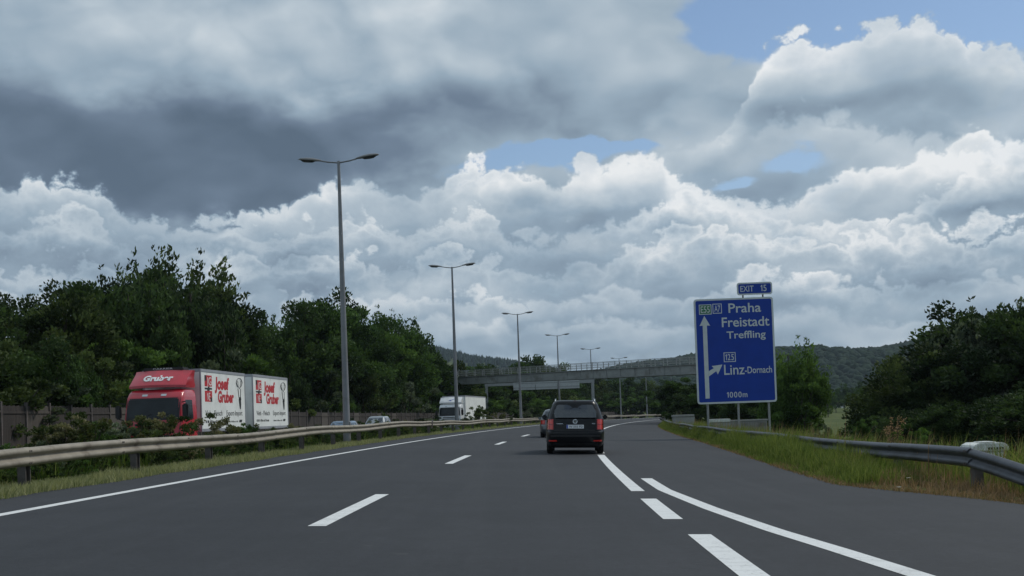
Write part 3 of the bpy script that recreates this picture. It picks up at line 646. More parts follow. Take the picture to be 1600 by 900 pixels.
# ------------------------------------------------------------------ footbridge and gantry
A = Vector(at(679, 603, 168)); B = Vector(at(1085, 585, 128)); d = (B - A); B2 = B + d * .15; d.normalize()
br = thing('footbridge', 'grey steel footbridge with railings crossing above the motorway', 'bridge', (A.x, A.y, 0))
A_ = Vector((0, 0, A.z)); L = (B2 - A).length; side = Vector((d.y, -d.x, 0)).normalized()
def bp(s, w, z): return A_ + d * s + side * w + Vector((0, 0, z))
def long_box(m, s0, s1, w0, w1, z0, z1):
    q = [bp(s0, w0, z0), bp(s1, w0, z0), bp(s1, w1, z0), bp(s0, w1, z0), bp(s0, w0, z1), bp(s1, w0, z1), bp(s1, w1, z1), bp(s0, w1, z1)]
    m.add(q, [(0, 3, 2, 1), (4, 5, 6, 7), (0, 1, 5, 4), (1, 2, 6, 5), (2, 3, 7, 6), (3, 0, 4, 7)])
for w0, w1 in ((1.2, 1.45), (-1.45, -1.2)):
    m_ = MB(); long_box(m_, 0, L, w0, w1, 0, 1.12); g_ = m_.build('girder', M['bridge'], br)
    m_ = MB(); sgn = 1 if w0 > 0 else -1
    for k in range(int(L / 2.4) + 1):
        s_ = min(k * 2.4 + .2, L - .1); lo, hi = sorted((sgn * 1.451, sgn * 1.53)); long_box(m_, s_, s_ + .05, lo, hi, .10, 1.02)
    long_box(m_, 0, L, *sorted((sgn * 1.451, sgn * 1.58)), .0, .08); long_box(m_, 0, L, *sorted((sgn * 1.451, sgn * 1.58)), 1.04, 1.12); tag(m_.build('stiffener_ribs', M['bridge'], g_), kind='stuff')
m_ = MB(); long_box(m_, 0, L, -1.2, 1.2, .80, 1.0); m_.build('deck', M['concrete'], br)
for w in (1.40, -1.40):
    rail_ = MB()
    for z in (1.38, 1.66, 1.95): long_box(rail_, 0, L, w - .03, w + .03, z, z + .06)
    rl = rail_.build('railing', M['galv'], br)
    pm_ = None
    for k in range(int(L / 2.0) + 1):
        m_ = MB(); long_box(m_, k * 2.0, k * 2.0 + .07, w - .035, w + .035, 1.12, 2.0); m_.build('railing_post', M['galv'], rl)
for s_ in (.6, L - 1):
    p = bp(s_, 0, 0); gz_ = float(place_xy(br.location.x + p.x, br.location.y + p.y).z)
    m_ = MB(); m_.tube([(p.x, p.y, gz_ - .5), (p.x, p.y, p.z - .3)], .42, 14); pr = m_.build('pier', M['concrete'], br, True)
    m_ = MB(); long_box(m_, s_ - .5, s_ + .5, -1.5, 1.5, -.32, -.01); m_.build('pier_cap', M['concrete'], pr)
gl = Vector(at(760, 603, 176)); gr = Vector(at(926, 593, 176))
gan = thing('sign_gantry', 'grey sign gantry seen from behind beyond the footbridge', 'gantry', (gl.x, 176, 0))
gL = gr.x - gl.x
for x in (0, gL):
    gz_ = float(place_xy(gl.x + x, 176).z); MB().box(x - .2, x + .2, -.2, .2, gz_ - .3, gl.z + .5).build('post', M['galv'], gan, False, .02)
MB().box(-.25, gL + .25, -.22, .22, gl.z - .1, gl.z + .45).build('beam', M['galv'], gan, False, .02)
p0 = at(802, 610, 176); p1 = at(905, 586, 176); x0 = p0[0] - gl.x; x1 = p1[0] - gl.x
for k in range(3):
    q0 = x0 + (x1 - x0) * k / 3 + .03; q1 = x0 + (x1 - x0) * (k + 1) / 3 - .03
    sp = MB().box(q0, q1, -.30, -.24, p0[2], p1[2]).build('sign_back', M['sign_rim'], gan, False, .01)
    m_ = MB()
    for j in range(3): zz = p0[2] + (p1[2] - p0[2]) * (j + .5) / 3; m_.box(q0 + .05, q1 - .05, -.36, -.301, zz - .05, zz + .05)
    tag(m_.build('stiffener_ribs', M['galv'], sp), kind='stuff')

# ------------------------------------------------------------------ things behind the right rail
def yard(px0, px1, py, Y): return at(px0, py, Y), at(px1, py, Y)
q0, q1 = yard(1053, 1083, 648.5, 80)
blk = thing('concrete_block', 'grey concrete culvert block left of the direction sign posts', 'concrete block', place_xy(q0[0], 80))
zb = q0[2] - blk.location.z
MB().prism([(0, -.3), (q1[0] - q0[0], -.3), (q1[0] - q0[0] + .12, zb - .15), (q1[0] - q0[0], zb - .14), (0, zb - .14)], 'y', 0, .9).build('wall', M['concrete'], blk, False, .02)
MB().box(-.06, q1[0] - q0[0] + .08, -.06, .96, zb - .138, zb).build('coping', M['concrete'], blk, False, .02)
q0, q1 = yard(1109, 1200, 656, 64)
par = thing('parapet', 'low concrete parapet with pale coping behind the direction sign posts', 'parapet', place_xy(q0[0], 64), (0, 0, math.radians(3)))
zb = q0[2] - par.location.z; w_ = q1[0] - q0[0]
MB().box(0, w_, .05, .35, -.6, zb - .16).build('wall', M['concrete'], par, False, .015)
MB().box(-.05, w_ * .36, 0, .4, zb - .158, zb + .03).build('pale_coping', M['white_plastic'], par, False, .02)
MB().box(w_ * .37, w_ + .05, 0, .4, zb - .158, zb - .06).build('coping', M['concrete'], par, False, .02)
m_ = MB()
for k in range(22): x_ = w_ * .38 + k * (w_ * .62) / 22; m_.box(x_, x_ + .05, -.01, .048, -.3, zb - .2)
tag(m_.build('ribbed_face', M['concrete'], par), kind='stuff')
q0, q1 = yard(1519, 1579, 693, 21.5)
gb = thing('grit_box', 'white dented roadside box with a flat lid behind the right rail end', 'box', place_xy(q0[0], 21.5), (0, 0, math.radians(6)))
zb = q0[2] - gb.location.z; w_ = q1[0] - q0[0]
MB().prism([(.06, -.1), (w_ - .05, -.1), (w_ - .02, zb - .16), (.02, zb - .16)], 'y', .02, .46).build('bin', M['white_plastic'], gb, False, .03)
MB().prism([(-.01, zb - .158), (w_ + .01, zb - .158), (w_ - .01, zb - .06), (w_ - .10, zb), (.14, zb + .005), (.02, zb - .05)], 'y', -.03, .52).build('lid', M['white_plastic'], gb, True, .018)
m_ = MB()
for k in range(6): m_.box(.30 + k * .055, .335 + k * .055, -.036, -.029, zb - .13, zb - .085)
tag(m_.build('vent_slots', M['black_plastic'], gb), kind='stuff')
MB().box(.25, w_ - .22, .05, .42, zb + .006, zb + .022).build('lid_panel', M['white_plastic'], gb, False, .006)

# ------------------------------------------------------------------ wooded hills and the valley house
def hill(name, ctrl, Y, depth, wood_label, n_trees, tree_h, conifer, seed, foot=0):
    """a ridge whose skyline passes the given picture columns; a wood covers it"""
    r = np.random.default_rng(seed); xs = []; hs = []
    for px, py in ctrl: q = at(px, py, Y); xs.append(q[0]); hs.append(q[2] - tree_h * .8)
    xs = np.array(xs); hs = np.array(hs)
    def hz(x, t):
        top = np.interp(x, xs, hs); prof = np.where(t < 0, np.cos(np.clip(t, -1, 0) * math.pi / 2) ** 1.3, np.cos(np.clip(t, 0, 1) * math.pi / 2))
        return foot + (top - foot) * prof + 5 * np.sin(x * .013 + t * 3) * (1 - np.abs(t)) * np.sin(t * 5 + x * .004)
    gx = np.linspace(xs[0], xs[-1], 70); gt = np.linspace(-1, 1, 36); Xg, Tg = np.meshgrid(gx, gt); Z = hz(Xg, Tg) - 1.5
    Z[0] -= 25; Z[-1] -= 25
    V = np.stack([Xg, Y + Tg * depth, Z], -1).reshape(-1, 3); i = (np.arange(35)[:, None] * 70 + np.arange(69)[None]).ravel()
    tag(link(name, mesh_np(name, V, np.stack([i, i + 1, i + 71, i + 70], 1), True), M['soil']), kind='structure')
    # crowns: noisy lumps
    bm = bmesh.new(); bmesh.ops.create_icosphere(bm, subdivisions=2, radius=1.0); bv = np.array([v.co[:] for v in bm.verts]); bf = np.array([[v.index for v in f.verts] for f in bm.faces]); bm.free()
    x = r.uniform(xs[0], xs[-1], n_trees); t = r.uniform(-.97, .12, n_trees) ; ridge = r.random(n_trees) < .22; t = np.where(ridge, r.uniform(-.08, .06, n_trees), t)
    s = tree_h * r.uniform(.62, 1.15, n_trees); wd = s * (r.uniform(.26, .36, n_trees) if conifer else r.uniform(.48, .72, n_trees))
    disp = 1 + r.normal(0, .17, (n_trees, len(bv))); vv = bv[None] * disp[..., None]
    if conifer:
        k = np.clip((1 - bv[:, 2]) / 2, .08, 1); vv = vv * np.stack([k * 1.25, k * 1.25, np.ones_like(k)], -1)[None]
    vv = vv * np.stack([wd, wd, s * .55], -1)[:, None, :] + np.stack([x, Y + t * depth, hz(x, t) + s * .42], -1)[:, None, :]
    ff = bf[None] + (np.arange(n_trees) * len(bv))[:, None, None]
    hue = np.repeat(np.clip(r.normal(.45, .28, n_trees), 0, 1), len(bv))
    o = tag(link('hillside_wood', mesh_np('hillside_wood', vv.reshape(-1, 3), ff.reshape(-1, 3), False, {'hue': hue}), M['leaf_far']), wood_label, 'wood', kind='stuff')
hill('hill', [(560, 560), (620, 545), (668, 541), (700, 548), (740, 558), (790, 562), (840, 570), (900, 585), (960, 600), (1010, 612)], 2350, 420, 'blue-green wooded hill beyond the footbridge at left', 4200, 13, True, 3)
hill('hill', [(900, 592), (960, 578), (1000, 571), (1040, 566), (1090, 555), (1150, 548), (1210, 543), (1245, 540), (1280, 543), (1330, 545), (1380, 544), (1430, 536), (1480, 527), (1560, 522), (1640, 528), (1720, 540)], 1450, 380, 'dark green wooded hill right of the direction sign', 8500, 9, False, 4)
hs = thing('house', 'tiny white house in the valley meadow beyond the sign', 'house', place_xy(at(1310, 632, 620)[0], 620))
zb = 2.6
MB().box(-2.4, 2.4, -3, 3, -1.5, zb).build('wall', M['plaster'], hs)
MB().prism([(-2.8, zb - .2), (2.8, zb - .2), (0, zb + 2.2)], 'y', -3.3, 3.3).build('roof', M['roof_tile'], hs)
MB().box(-1.2, -.3, -3.06, -3.0, zb - 1.9, zb - .8).build('window', M['lamp_lens'], hs); MB().box(.5, 1.4, -3.06, -3.0, zb - 1.9, zb - .8).build('window', M['lamp_lens'], hs)

# ================================================================== vehicles
class Shell:
    """a body described by plan outlines at several heights: (z, half width, rear y, front y); +y is the car's front"""
    def __init__(s, rows, n=7.0, bulge=.0):
        s.r = np.array(rows, float); s.n = n; s.bulge = bulge
    def at(s, z):
        r = s.r; return (np.interp(z, r[:, 0], r[:, 1]), np.interp(z, r[:, 0], r[:, 2]), np.interp(z, r[:, 0], r[:, 3]))
    def mesh(s, name, seg=64, per=3):
        zs = []
        for a, b in zip(s.r[:-1, 0], s.r[1:, 0]): zs += list(np.linspace(a, b, per, endpoint=False))
        zs.append(s.r[-1, 0]); V = []; e = 2 / s.n
        for z in zs:
            w, r, f = s.at(z); m, h = (r + f) / 2, (f - r) / 2
            for k in range(seg):
                t = 2 * math.pi * (k + .5) / seg; c, q = math.cos(t), math.sin(t)
                V.append((w * math.copysign(abs(c) ** e, c), m + h * math.copysign(abs(q) ** e, q), z))
        nz = len(zs); Fs = []
        for i in range(nz - 1):
            for k in range(seg): Fs.append((i * seg + k, i * seg + (k + 1) % seg, (i + 1) * seg + (k + 1) % seg, (i + 1) * seg + k))
        Fs.append(tuple(reversed(range(seg)))); Fs.append(tuple((nz - 1) * seg + k for k in range(seg)))
        m_ = MB(); m_.add(V, Fs); return m_.mesh(name, True)
    def end_y(s, x, z, rear=True):
        w, r, f = s.at(z); m, h = (r + f) / 2, (f - r) / 2
        q = np.clip(1 - np.abs(x / w) ** s.n, 0, 1) ** (1 / s.n) * h
        return m - q if rear else m + q
    def side_x(s, y, z):
        w, r, f = s.at(z); m, h = (r + f) / 2, (f - r) / 2
        return w * np.clip(1 - np.abs((y - m) / h) ** s.n, 0, 1) ** (1 / s.n)
    def patch(s, face, a0, a1, z0, z1, lift=.006, deep=.02, na=12, nz=6):
        """a panel lying on the rear, front, left or right face; a0/a1 may be pairs (at z0, at z1)"""
        pr = lambda q: q if isinstance(q, tuple) else (q, q)
        a0, a1 = pr(a0), pr(a1); V = []; B = []
        for j in range(nz + 1):
            t = j / nz; z = z0 + (z1 - z0) * t; l = a0[0] + (a0[1] - a0[0]) * t; r = a1[0] + (a1[1] - a1[0]) * t
            for i in range(na + 1):
                a = l + (r - l) * i / na
                if face in ('rear', 'front'):
                    y = float(s.end_y(a, z, face == 'rear')); d = -1 if face == 'rear' else 1
                    V.append((a, y + d * lift, z)); B.append((a, y - d * deep, z))
                else:
                    d = 1 if face == 'right' else -1; x = float(s.side_x(a, z)) * d
                    V.append((x + d * lift, a, z)); B.append((x - d * deep, a, z))
        n = na + 1; N = len(V); Fs = []
        for j in range(nz):
            for i in range(na): q = (j * n + i, j * n + i + 1, (j + 1) * n + i + 1, (j + 1) * n + i); Fs.append(q)
        bd = [i for i in range(n)] + [j * n + na for j in range(1, nz + 1)] + [nz * n + i for i in range(na - 1, -1, -1)] + [j * n for j in range(nz - 1, 0, -1)]
        for i in range(len(bd)): p, q = bd[i], bd[(i + 1) % len(bd)]; Fs.append((p, N + p, N + q, q))
        m_ = MB(); m_.add(V + B, Fs); return m_
_wheel = {}
def wheel(parent, x, y, r, w, rim_m, hub=.62, z=None):
    key = (r, w)
    if key not in _wheel:
        n = 28; prof = [(-w / 2, r * hub), (-w / 2, r * .92), (-w / 2 + .03, r), (w / 2 - .03, r), (w / 2, r * .92), (w / 2, r * hub)]
        V = [(px, math.cos(2 * math.pi * k / n) * pr, math.sin(2 * math.pi * k / n) * pr) for px, pr in prof for k in range(n)]
        Fs = [(i * n + k, i * n + (k + 1) % n, (i + 1) * n + (k + 1) % n, (i + 1) * n + k) for i in range(len(prof) - 1) for k in range(n)]
        t_ = MB(); t_.add(V, Fs); tm = t_.mesh('tyre', True)
        r_ = MB(); R = r * hub * 1.01
        r_.tube([(-w * .30, 0, 0), (w * .30, 0, 0)], R, 24)
        for s_ in (-1, 1):
            for k in range(7):
                a = 2 * math.pi * k / 7; c = Vector((s_ * w * .36, math.cos(a) * R * .15, math.sin(a) * R * .15)); e = Vector((s_ * w * .36, math.cos(a) * R * .93, math.sin(a) * R * .93)); r_.bar(c, e, .035, .05)
        _wheel[key] = (tm, r_.mesh('rim'))
    tm, rm = _wheel[key]
    o = link('wheel', None, None, parent, (x, y, r if z is None else z))
    a = link('tyre', tm, M['rubber'], o); b = bpy.data.objects.new('rim', rm); COL.objects.link(b); b.parent = o; KIDS.setdefault(o.name, []).append(b)
    if not rm.materials: rm.materials.append(rim_m)
    return o
def seat(parent, x, y, z, w=.46):
    m_ = MB(); m_.box(x - w / 2, x + w / 2, y - .06, y + .07, z, z + .52); m_.box(x - .13, x + .13, y - .05, y + .05, z + .57, z + .78); m_.box(x - .05, x - .03, y - .01, y + .01, z + .5, z + .6); m_.box(x + .03, x + .05, y - .01, y + .01, z + .5, z + .6)
    return m_.build('car_seat', M['seat'], parent, False, .03)
def ground_pose(o, off, Y, yaw=0.0, facing=1):
    o.location = place(off, Y, .006); k = BANK if off > -9 else 0.0
    Rz = Matrix.Rotation(heading(Y) + (math.pi if facing < 0 else 0) + yaw, 4, 'Z'); Rb = Matrix.Rotation(math.atan(k), 4, 'Y')
    o.rotation_euler = (Rb @ Rz).to_euler()

def car(name, label, paint, rows, glass_rear, belt, wheels, tall=False, cat='car'):
    """an estate or people carrier seen from any side; the cabin above the belt is open inside"""
    root = thing(name, label, cat)
    lower = Shell([r for r in rows if r[0] <= belt + 1e-6]); full = Shell(rows)
    link('body', lower.mesh('body'), paint, root)
    zt = rows[-1][0]; top0 = zt - .14
    roof = Shell([(top0, *[float(q) for q in full.at(top0)])] + [r for r in rows if r[0] > top0] + [])
    rf = link('roof', roof.mesh('roof', 64, 3), paint, root)
    L0, L1 = [float(q) for q in full.at(belt)[1:]]; z0, z1 = belt - .01, top0 + .02
    gr = full.patch('rear', (-glass_rear[0], -glass_rear[1]), glass_rear, belt + .04, top0 - .0, .004, .008); gr.build('rear_window', M['glass'], root, True)
    wf = [float(full.at(q)[0]) for q in (belt + .02, top0)]
    full.patch('front', (-wf[0] * .9, -wf[1] * .88), (wf[0] * .9, wf[1] * .88), belt + .02, top0, .002, .008).build('windscreen', M['glass'], root, True)
    r0, f0 = [float(q) for q in full.at(belt)[1:]]; r1, f1 = [float(q) for q in full.at(top0)[1:]]
    for side_ in ('left', 'right'):
        full.patch(side_, (r0 + .22, r1 + .14), (f0 - .30, f1 - .22), belt + .02, top0, .0, .008, 16, 5).build('side_window', M['glass'], root, True)
        for (qa, qb) in (((r0 + .03, r1 - .02), (r0 + .24, r1 + .16)), ((f0 - .32, f1 - .24), (f0 - .06, f1 - .02)), ((r0 + 1.35, r1 + 1.2), (r0 + 1.45, r1 + 1.30)), ((f0 - 1.45, f1 - 1.1), (f0 - 1.34, f1 - 1.0))):
            full.patch(side_, qa, qb, belt - .01, top0 + .01, .003, .03, 4, 5).build('pillar', paint, root, True)
    for sx in (-1, 1):                                                     # rear corner pillars seen from behind
        w0, w1 = [float(full.at(q)[0]) for q in (belt, top0)]
        a, b = sorted((sx * (w0 - .012), sx * (glass_rear[0] - .01))), sorted((sx * (w1 - .012), sx * (glass_rear[1] - .01)))
        full.patch('rear', (a[0], b[0]), (a[1], b[1]), belt - .005, top0 + .01, .003, .03, 5, 6).build('pillar', paint, root, True)
    ln = f0 - r0
    for sx in (-.38, .38): seat(root, sx, r0 + ln * .62, belt - .35)
    for sx in (-.46, 0, .46): seat(root, sx, r0 + ln * .30, belt - .35, .42)
    MB().box(-.66, .66, f0 - .55, f0 - .35, belt - .12, belt + .03).build('dashboard', M['black_plastic'], root, False, .03)
    for sx in (-1, 1):
        mm = MB(); mm.box(sx * .90, sx * 1.06, f0 - .72, f0 - .60, belt - .02, belt + .13) if sx > 0 else mm.box(-1.06, -.90, f0 - .72, f0 - .60, belt - .02, belt + .13)
        mm.build('wing_mirror', paint, root, True, .035)
        for y in wheels[1:]: wheel(root, sx * (wheels[0][0]), y, wheels[0][1], .20, M['rim'])
    return root, full

# --- black people carrier just ahead
rows = [(.19, .76, .20, 4.22), (.24, .84, .09, 4.30), (.34, .885, .03, 4.37), (.52, .897, .0, 4.40), (.655, .897, .0, 4.38), (.685, .893, .012, 4.34), (.70, .890, .045, 4.30), (.95, .882, .085, 3.95), (1.06, .868, .11, 3.45), (1.09, .858, .125, 3.3),
        (1.30, .785, .205, 2.85), (1.50, .70, .295, 2.45), (1.565, .66, .335, 2.3), (1.60, .625, .38, 2.2), (1.622, .57, .45, 2.1), (1.63, .46, .60, 1.95)]
van, sh = car('people_carrier', 'black people carrier with red tail lamps driving just ahead in the right lane', M['black_paint'], rows, (.735, .60), 1.06, ((.765, .315), .86, 3.5))
for sx in (-1, 1):
    a, b = (.655, .868) if sx > 0 else (-.868, -.655)
    tl = sh.patch('rear', a, b, .74, 1.055, .010, .03, 8, 8).build('tail_lamp', M['red_lamp'], van, True)
    for zc in (.815, .965):
        a2, b2 = (.675, .835) if sx > 0 else (-.835, -.675)
        sh.patch('rear', a2, b2, zc - .055, zc + .06, .016, .005, 6, 4).build('lamp_reflector', M['red_lamp_in'], tl, True)
    a3, b3 = (.55, .80) if sx > 0 else (-.80, -.55)
    sh.patch('rear', a3, b3, .385, .425, .006, .01, 6, 2).build('bumper_reflector', M['red_lamp_in'], van, True)
    MB().tube([(sx * .60, .62, 1.60), (sx * .60, .68, 1.655), (sx * .60, 1.7, 1.675), (sx * .60, 2.35, 1.64), (sx * .60, 2.42, 1.58)], .017, 8).build('roof_rail', M['chrome'], van, True)
sh.patch('rear', -.60, .60, .70, .735, .006, .02, 10, 2).build('tailgate_handle_strip', M['black_plastic'], van, True)
sh.patch('rear', -.86, .86, .53, .575, .012, .02, 14, 2).build('bumper_strip', M['black_plastic'], van, True)
sh.patch('rear', -.78, .78, .20, .335, .008, .02, 14, 3).build('bumper_apron', M['black_plastic'], van, True)
MB().box(-.045, .045, .40, .43, 1.585, 1.61).build('high_brake_lamp', M['red_lamp'], van)
MB().bar((.02, .36, 1.20), (.36, .24, 1.12), .02, .02).build('rear_wiper', M['black_plastic'], van)
MB().tube([(0, .55, 1.615), (0, .42, 1.70)], [.012, .005], 6).build('aerial', M['black_plastic'], van, True)
yb = float(sh.end_y(0.0, .86)) - .012
def v3(x, y, l): return (x, float(sh.end_y(0.0, y)) - .010 - l, y)
pl = flat_poly('number_plate', [(-.26, .775), (.26, .775), (.26, .885), (-.26, .885)], M['plate'], van, v3, .012, .014)
flat_poly('plate_band', [(-.258, .777), (-.215, .777), (-.215, .883), (-.258, .883)], M['eu_blue'], pl, v3, .014, .001)
text_fit('W 555 FD', -.185, .235, .80, .062, M['ink'], pl, lambda x, y, l: v3(x, y, l + .011), .004)
em = MB(); n = 24
for rr, r2 in ((.068, .056),): em.add([v3(math.cos(2 * math.pi * k / n) * q, .985 + math.sin(2 * math.pi * k / n) * q, z) for q, z in ((rr, .008), (r2, .008), (rr, 0), (r2, 0)) for k in range(n)],
    [w for k in range(n) for w in ((k, (k + 1) % n, n + (k + 1) % n, n + k), (k, 2 * n + k, 2 * n + (k + 1) % n, (k + 1) % n), (n + k, n + (k + 1) % n, 3 * n + (k + 1) % n, 3 * n + k))])
for pa in ([(-.022, .05), (0, .012), (.022, .05)], [(-.052, .018), (-.026, -.046), (0, .0), (.026, -.046), (.052, .018)]):
    for p_, q_ in zip(pa[:-1], pa[1:]): em.bar(v3(p_[0], .985 + p_[1], .005), v3(q_[0], .985 + q_[1], .005), .012, .012)
em.build('round_badge', M['chrome'], van)
text_fit('TOURAN', -.56, -.37, .905, .026, M['chrome'], van, v3, .01, 'model_lettering'); text_fit('TDI', .50, .60, .905, .026, M['chrome'], van, v3, .01, 'model_lettering')
YT = 33.8; ground_pose(van, at(898.5, 700, YT)[0] - float(curve_x(YT)), YT)

# --- grey estate in front of it
rows = [(.20, .74, .15, 4.2), (.30, .83, .05, 4.33), (.45, .86, .0, 4.4), (.62, .865, .01, 4.38), (.66, .86, .05, 4.3), (.90, .85, .10, 3.9), (.95, .84, .12, 3.2), (1.20, .72, .26, 2.75), (1.38, .62, .40, 2.4), (1.43, .56, .48, 2.25), (1.455, .44, .65, 2.1)]
gcar, sh2 = car('estate_car', 'grey estate car half hidden ahead of the black people carrier', M['grey_paint'], rows, (.70, .56), .93, ((.73, .30), .82, 3.4))
for sx in (-1, 1):
    a, b = (.56, .84) if sx > 0 else (-.84, -.56)
    tl = sh2.patch('rear', a, b, .68, .90, .010, .03, 8, 6).build('tail_lamp', M['red_lamp'], gcar, True)
    a2, b2 = (.60, .80) if sx > 0 else (-.80, -.60); sh2.patch('rear', a2, b2, .73, .84, .015, .005, 6, 3).build('lamp_reflector', M['red_lamp_in'], tl, True)
sh2.patch('rear', -.82, .82, .42, .50, .010, .02, 12, 2).build('bumper_strip', M['silver_paint'], gcar, True)
sh2.patch('rear', -.26, .26, .70, .81, .010, .02, 6, 2).build('number_plate', M['plate'], gcar, True)
ground_pose(gcar, -.42, 57.5)

# --- traffic on the opposite carriageway: mostly hidden by the median planting
def oncoming(name, label, paint, off, Y, rows, belt, cat):
    c, s_ = car(name, label, paint, rows, (.66, .52), belt, ((.73, .30), .82, 3.4), cat=cat)
    for sx in (-1, 1):
        a, b = (.48, .80) if sx > 0 else (-.80, -.48)
        s_.patch('front', a, b, .58, .74, .010, .03, 8, 4).build('headlamp', M['clear_lamp'], c, True)
    s_.patch('front', -.40, .40, .50, .66, .008, .02, 8, 3).build('grille', M['black_plastic'], c, True)
    s_.patch('front', -.26, .26, .36, .46, .012, .02, 6, 2).build('number_plate', M['plate'], c, True)
    ground_pose(c, off, Y, 0, -1); return c
rows_s = [(.20, .74, .15, 4.0), (.30, .83, .05, 4.12), (.45, .86, .0, 4.18), (.66, .86, .02, 4.1), (.90, .85, .10, 3.6), (.96, .84, .12, 3.0), (1.20, .74, .26, 2.6), (1.40, .64, .40, 2.3), (1.46, .57, .48, 2.15), (1.485, .44, .65, 2.0)]
oncoming('hatchback', 'steel blue hatchback on the opposite carriageway behind the nearest lamp mast', M['blue_paint'], -15.0, 75, rows_s, .93, 'car')
rows_m = [(z * 1.2, w, r, f) for z, w, r, f in rows_s]
oncoming('minivan', 'light silver minivan on the opposite carriageway right of the nearest lamp mast', M['silver_paint'], -15.6, 88, rows_m, .96 * 1.2 - .02, 'van')
rows_y = [(z * 1.55, w, r, f + .4 * (z < .9)) for z, w, r, f in rows_s]
oncoming('delivery_van', 'yellow delivery van almost hidden behind the median bushes near the grey estate', M['yellow_paint'], -13.9, 184, rows_y, .96 * 1.55 - .05, 'van')

# --- lorries: front of the cab at y = 0, the load behind it in +y (it drives towards -y)
def lorry_cab(root, paint, zroof=2.98, big=False):
    """a forward-control cab with windscreen, doors, mirrors, grille, lamps and steps"""
    r = [(.42, 1.18, .16, 1.9), (.50, 1.215, .06, 1.98), (.95, 1.23, .0, 2.0), (1.60, 1.235, .02, 2.0), (1.82, 1.235, .05, 2.0), (2.60, 1.19, .22, 2.0), (2.66, 1.185, .25, 2.0), (zroof - .14, 1.15, .42, 1.98), (zroof - .04, 1.10, .58, 1.95), (zroof, .98, .80, 1.85)]
    s_ = Shell(r, 9.0); link('cab', s_.mesh('cab', 72, 3), paint, root)
    s_.patch('rear', -1.10, 1.10, 1.72, 2.62, .006, .02, 18, 8).build('windscreen_surround', M['black_plastic'], root, True)
    s_.patch('rear', -1.04, 1.04, 1.84, 2.56, .012, .004, 18, 8).build('windscreen', M['lorry_glass'], root, True)
    for k in (-.55, .15):
        y_ = float(s_.end_y(k, 1.86)) - .03; MB().bar((k, y_, 1.80), (k + .52, y_ + .03, 1.98), .02, .02).build('wiper', M['black_plastic'], root)
    gr_ = s_.patch('rear', -.72, .72, .86, 1.60, .006, .02, 12, 6).build('grille', M['black_plastic'], root, True)
    for k in range(4):
        z_ = .96 + k * .16; s_.patch('rear', -.70, .70, z_, z_ + .075, .018, .004, 12, 2).build('grille_bar', paint, gr_, True)
    s_.patch('rear', -1.16, 1.16, .46, .80, .03, .05, 16, 4).build('bumper', paint, root, True)
    for sx in (-1, 1):
        a, b = (.80, 1.12) if sx > 0 else (-1.12, -.80)
        s_.patch('rear', a, b, .56, .76, .036, .01, 6, 3).build('headlamp', M['clear_lamp'], root, True)
        sd = 'right' if sx > 0 else 'left'
        dr = s_.patch(sd, .40, 1.50, .80, 1.70, .006, .02, 8, 6).build('door', paint, root, True)
        s_.patch(sd, (.42, .55), (1.30, 1.28), 1.74, 2.52, .006, .02, 8, 6).build('side_window', M['lorry_glass'], dr, True)
        hx = sx * (float(s_.at(1.4)[0]) + .012); MB().box(min(hx, hx + sx * .03), max(hx, hx + sx * .03), 1.15, 1.35, 1.38, 1.43).build('door_handle', M['black_plastic'], dr)
        for z_ in (.52, .78):
            x_ = sx * 1.225; MB().box(min(x_, x_ + sx * .02), max(x_, x_ + sx * .02), .35, 1.0, z_, z_ + .10).build('step', M['black_plastic'], root)
        mr = MB(); mr.box(*sorted((sx * 1.26, sx * 1.50)), -.06, .10, 1.80, 2.36); mi = mr.build('mirror', M['black_plastic'], root, True, .05)
        mm = MB(); mm.bar((sx * 1.17, .22, 2.42), (sx * 1.36, .05, 2.44), .04); mm.build('mirror_arm', M['black_plastic'], mi)
        mm = MB(); mm.bar((sx * 1.21, .12, 1.76), (sx * 1.36, .02, 1.80), .04); mm.build('mirror_arm', M['black_plastic'], mi)
        s_.patch('rear', *sorted((sx * .28, sx * .50)), 2.70, 2.78, .02, .02, 4, 2).build('roof_lamp', M['clear_lamp'], root, True)
        for y_ in ((1.05,) if not big else (1.1,)): wheel(root, sx * 1.02, y_, .50, .30, M['rim'], .55)
    return s_
M['lorry_glass'] = mat('dark_windscreen', (.014, .019, .021), .14, 0, .25, 2.0, spec=.35)
def deflector(root, paint, z0, z1, zroof):
    """roof wind deflector: leans back, flares at the top, closed sides"""
    V = []; n = 13; rowsd = []
    for (z, w, y, cur) in ((z0, 1.17, .50, .16), (z0 + .10, 1.19, .50, .18), (z0 + .4, 1.15, .80, .20), (z1 - .12, 1.18, 1.12, .22), (z1, 1.20, 1.25, .22)):
        rowsd.append([(w * q, y + cur * abs(q) ** 3, z - .03 * abs(q) ** 2) for q in np.linspace(-1, 1, n)])
    back = [[(x, 1.72, z) for (x, y, z) in rw] for rw in rowsd]
    V = [p for rw in rowsd for p in rw]; K = len(V); V += [p for rw in back for p in rw]; Fs = []
    R_ = len(rowsd)
    for i in range(R_ - 1):
        for k in range(n - 1): Fs.append((i * n + k, i * n + k + 1, (i + 1) * n + k + 1, (i + 1) * n + k)); Fs.append((K + i * n + k, K + (i + 1) * n + k, K + (i + 1) * n + k + 1, K + i * n + k + 1))
        Fs.append((i * n, (i + 1) * n, K + (i + 1) * n, K + i * n)); Fs.append((i * n + n - 1, K + i * n + n - 1, K + (i + 1) * n + n - 1, (i + 1) * n + n - 1))
    for k in range(n - 1): Fs.append((k, K + k, K + k + 1, k + 1)); q = (R_ - 1) * n; Fs.append((q + k, q + k + 1, K + q + k + 1, K + q + k))
    m_ = MB(); m_.add(V, Fs); d_ = m_.build('wind_deflector', paint, root, True)
    return d_
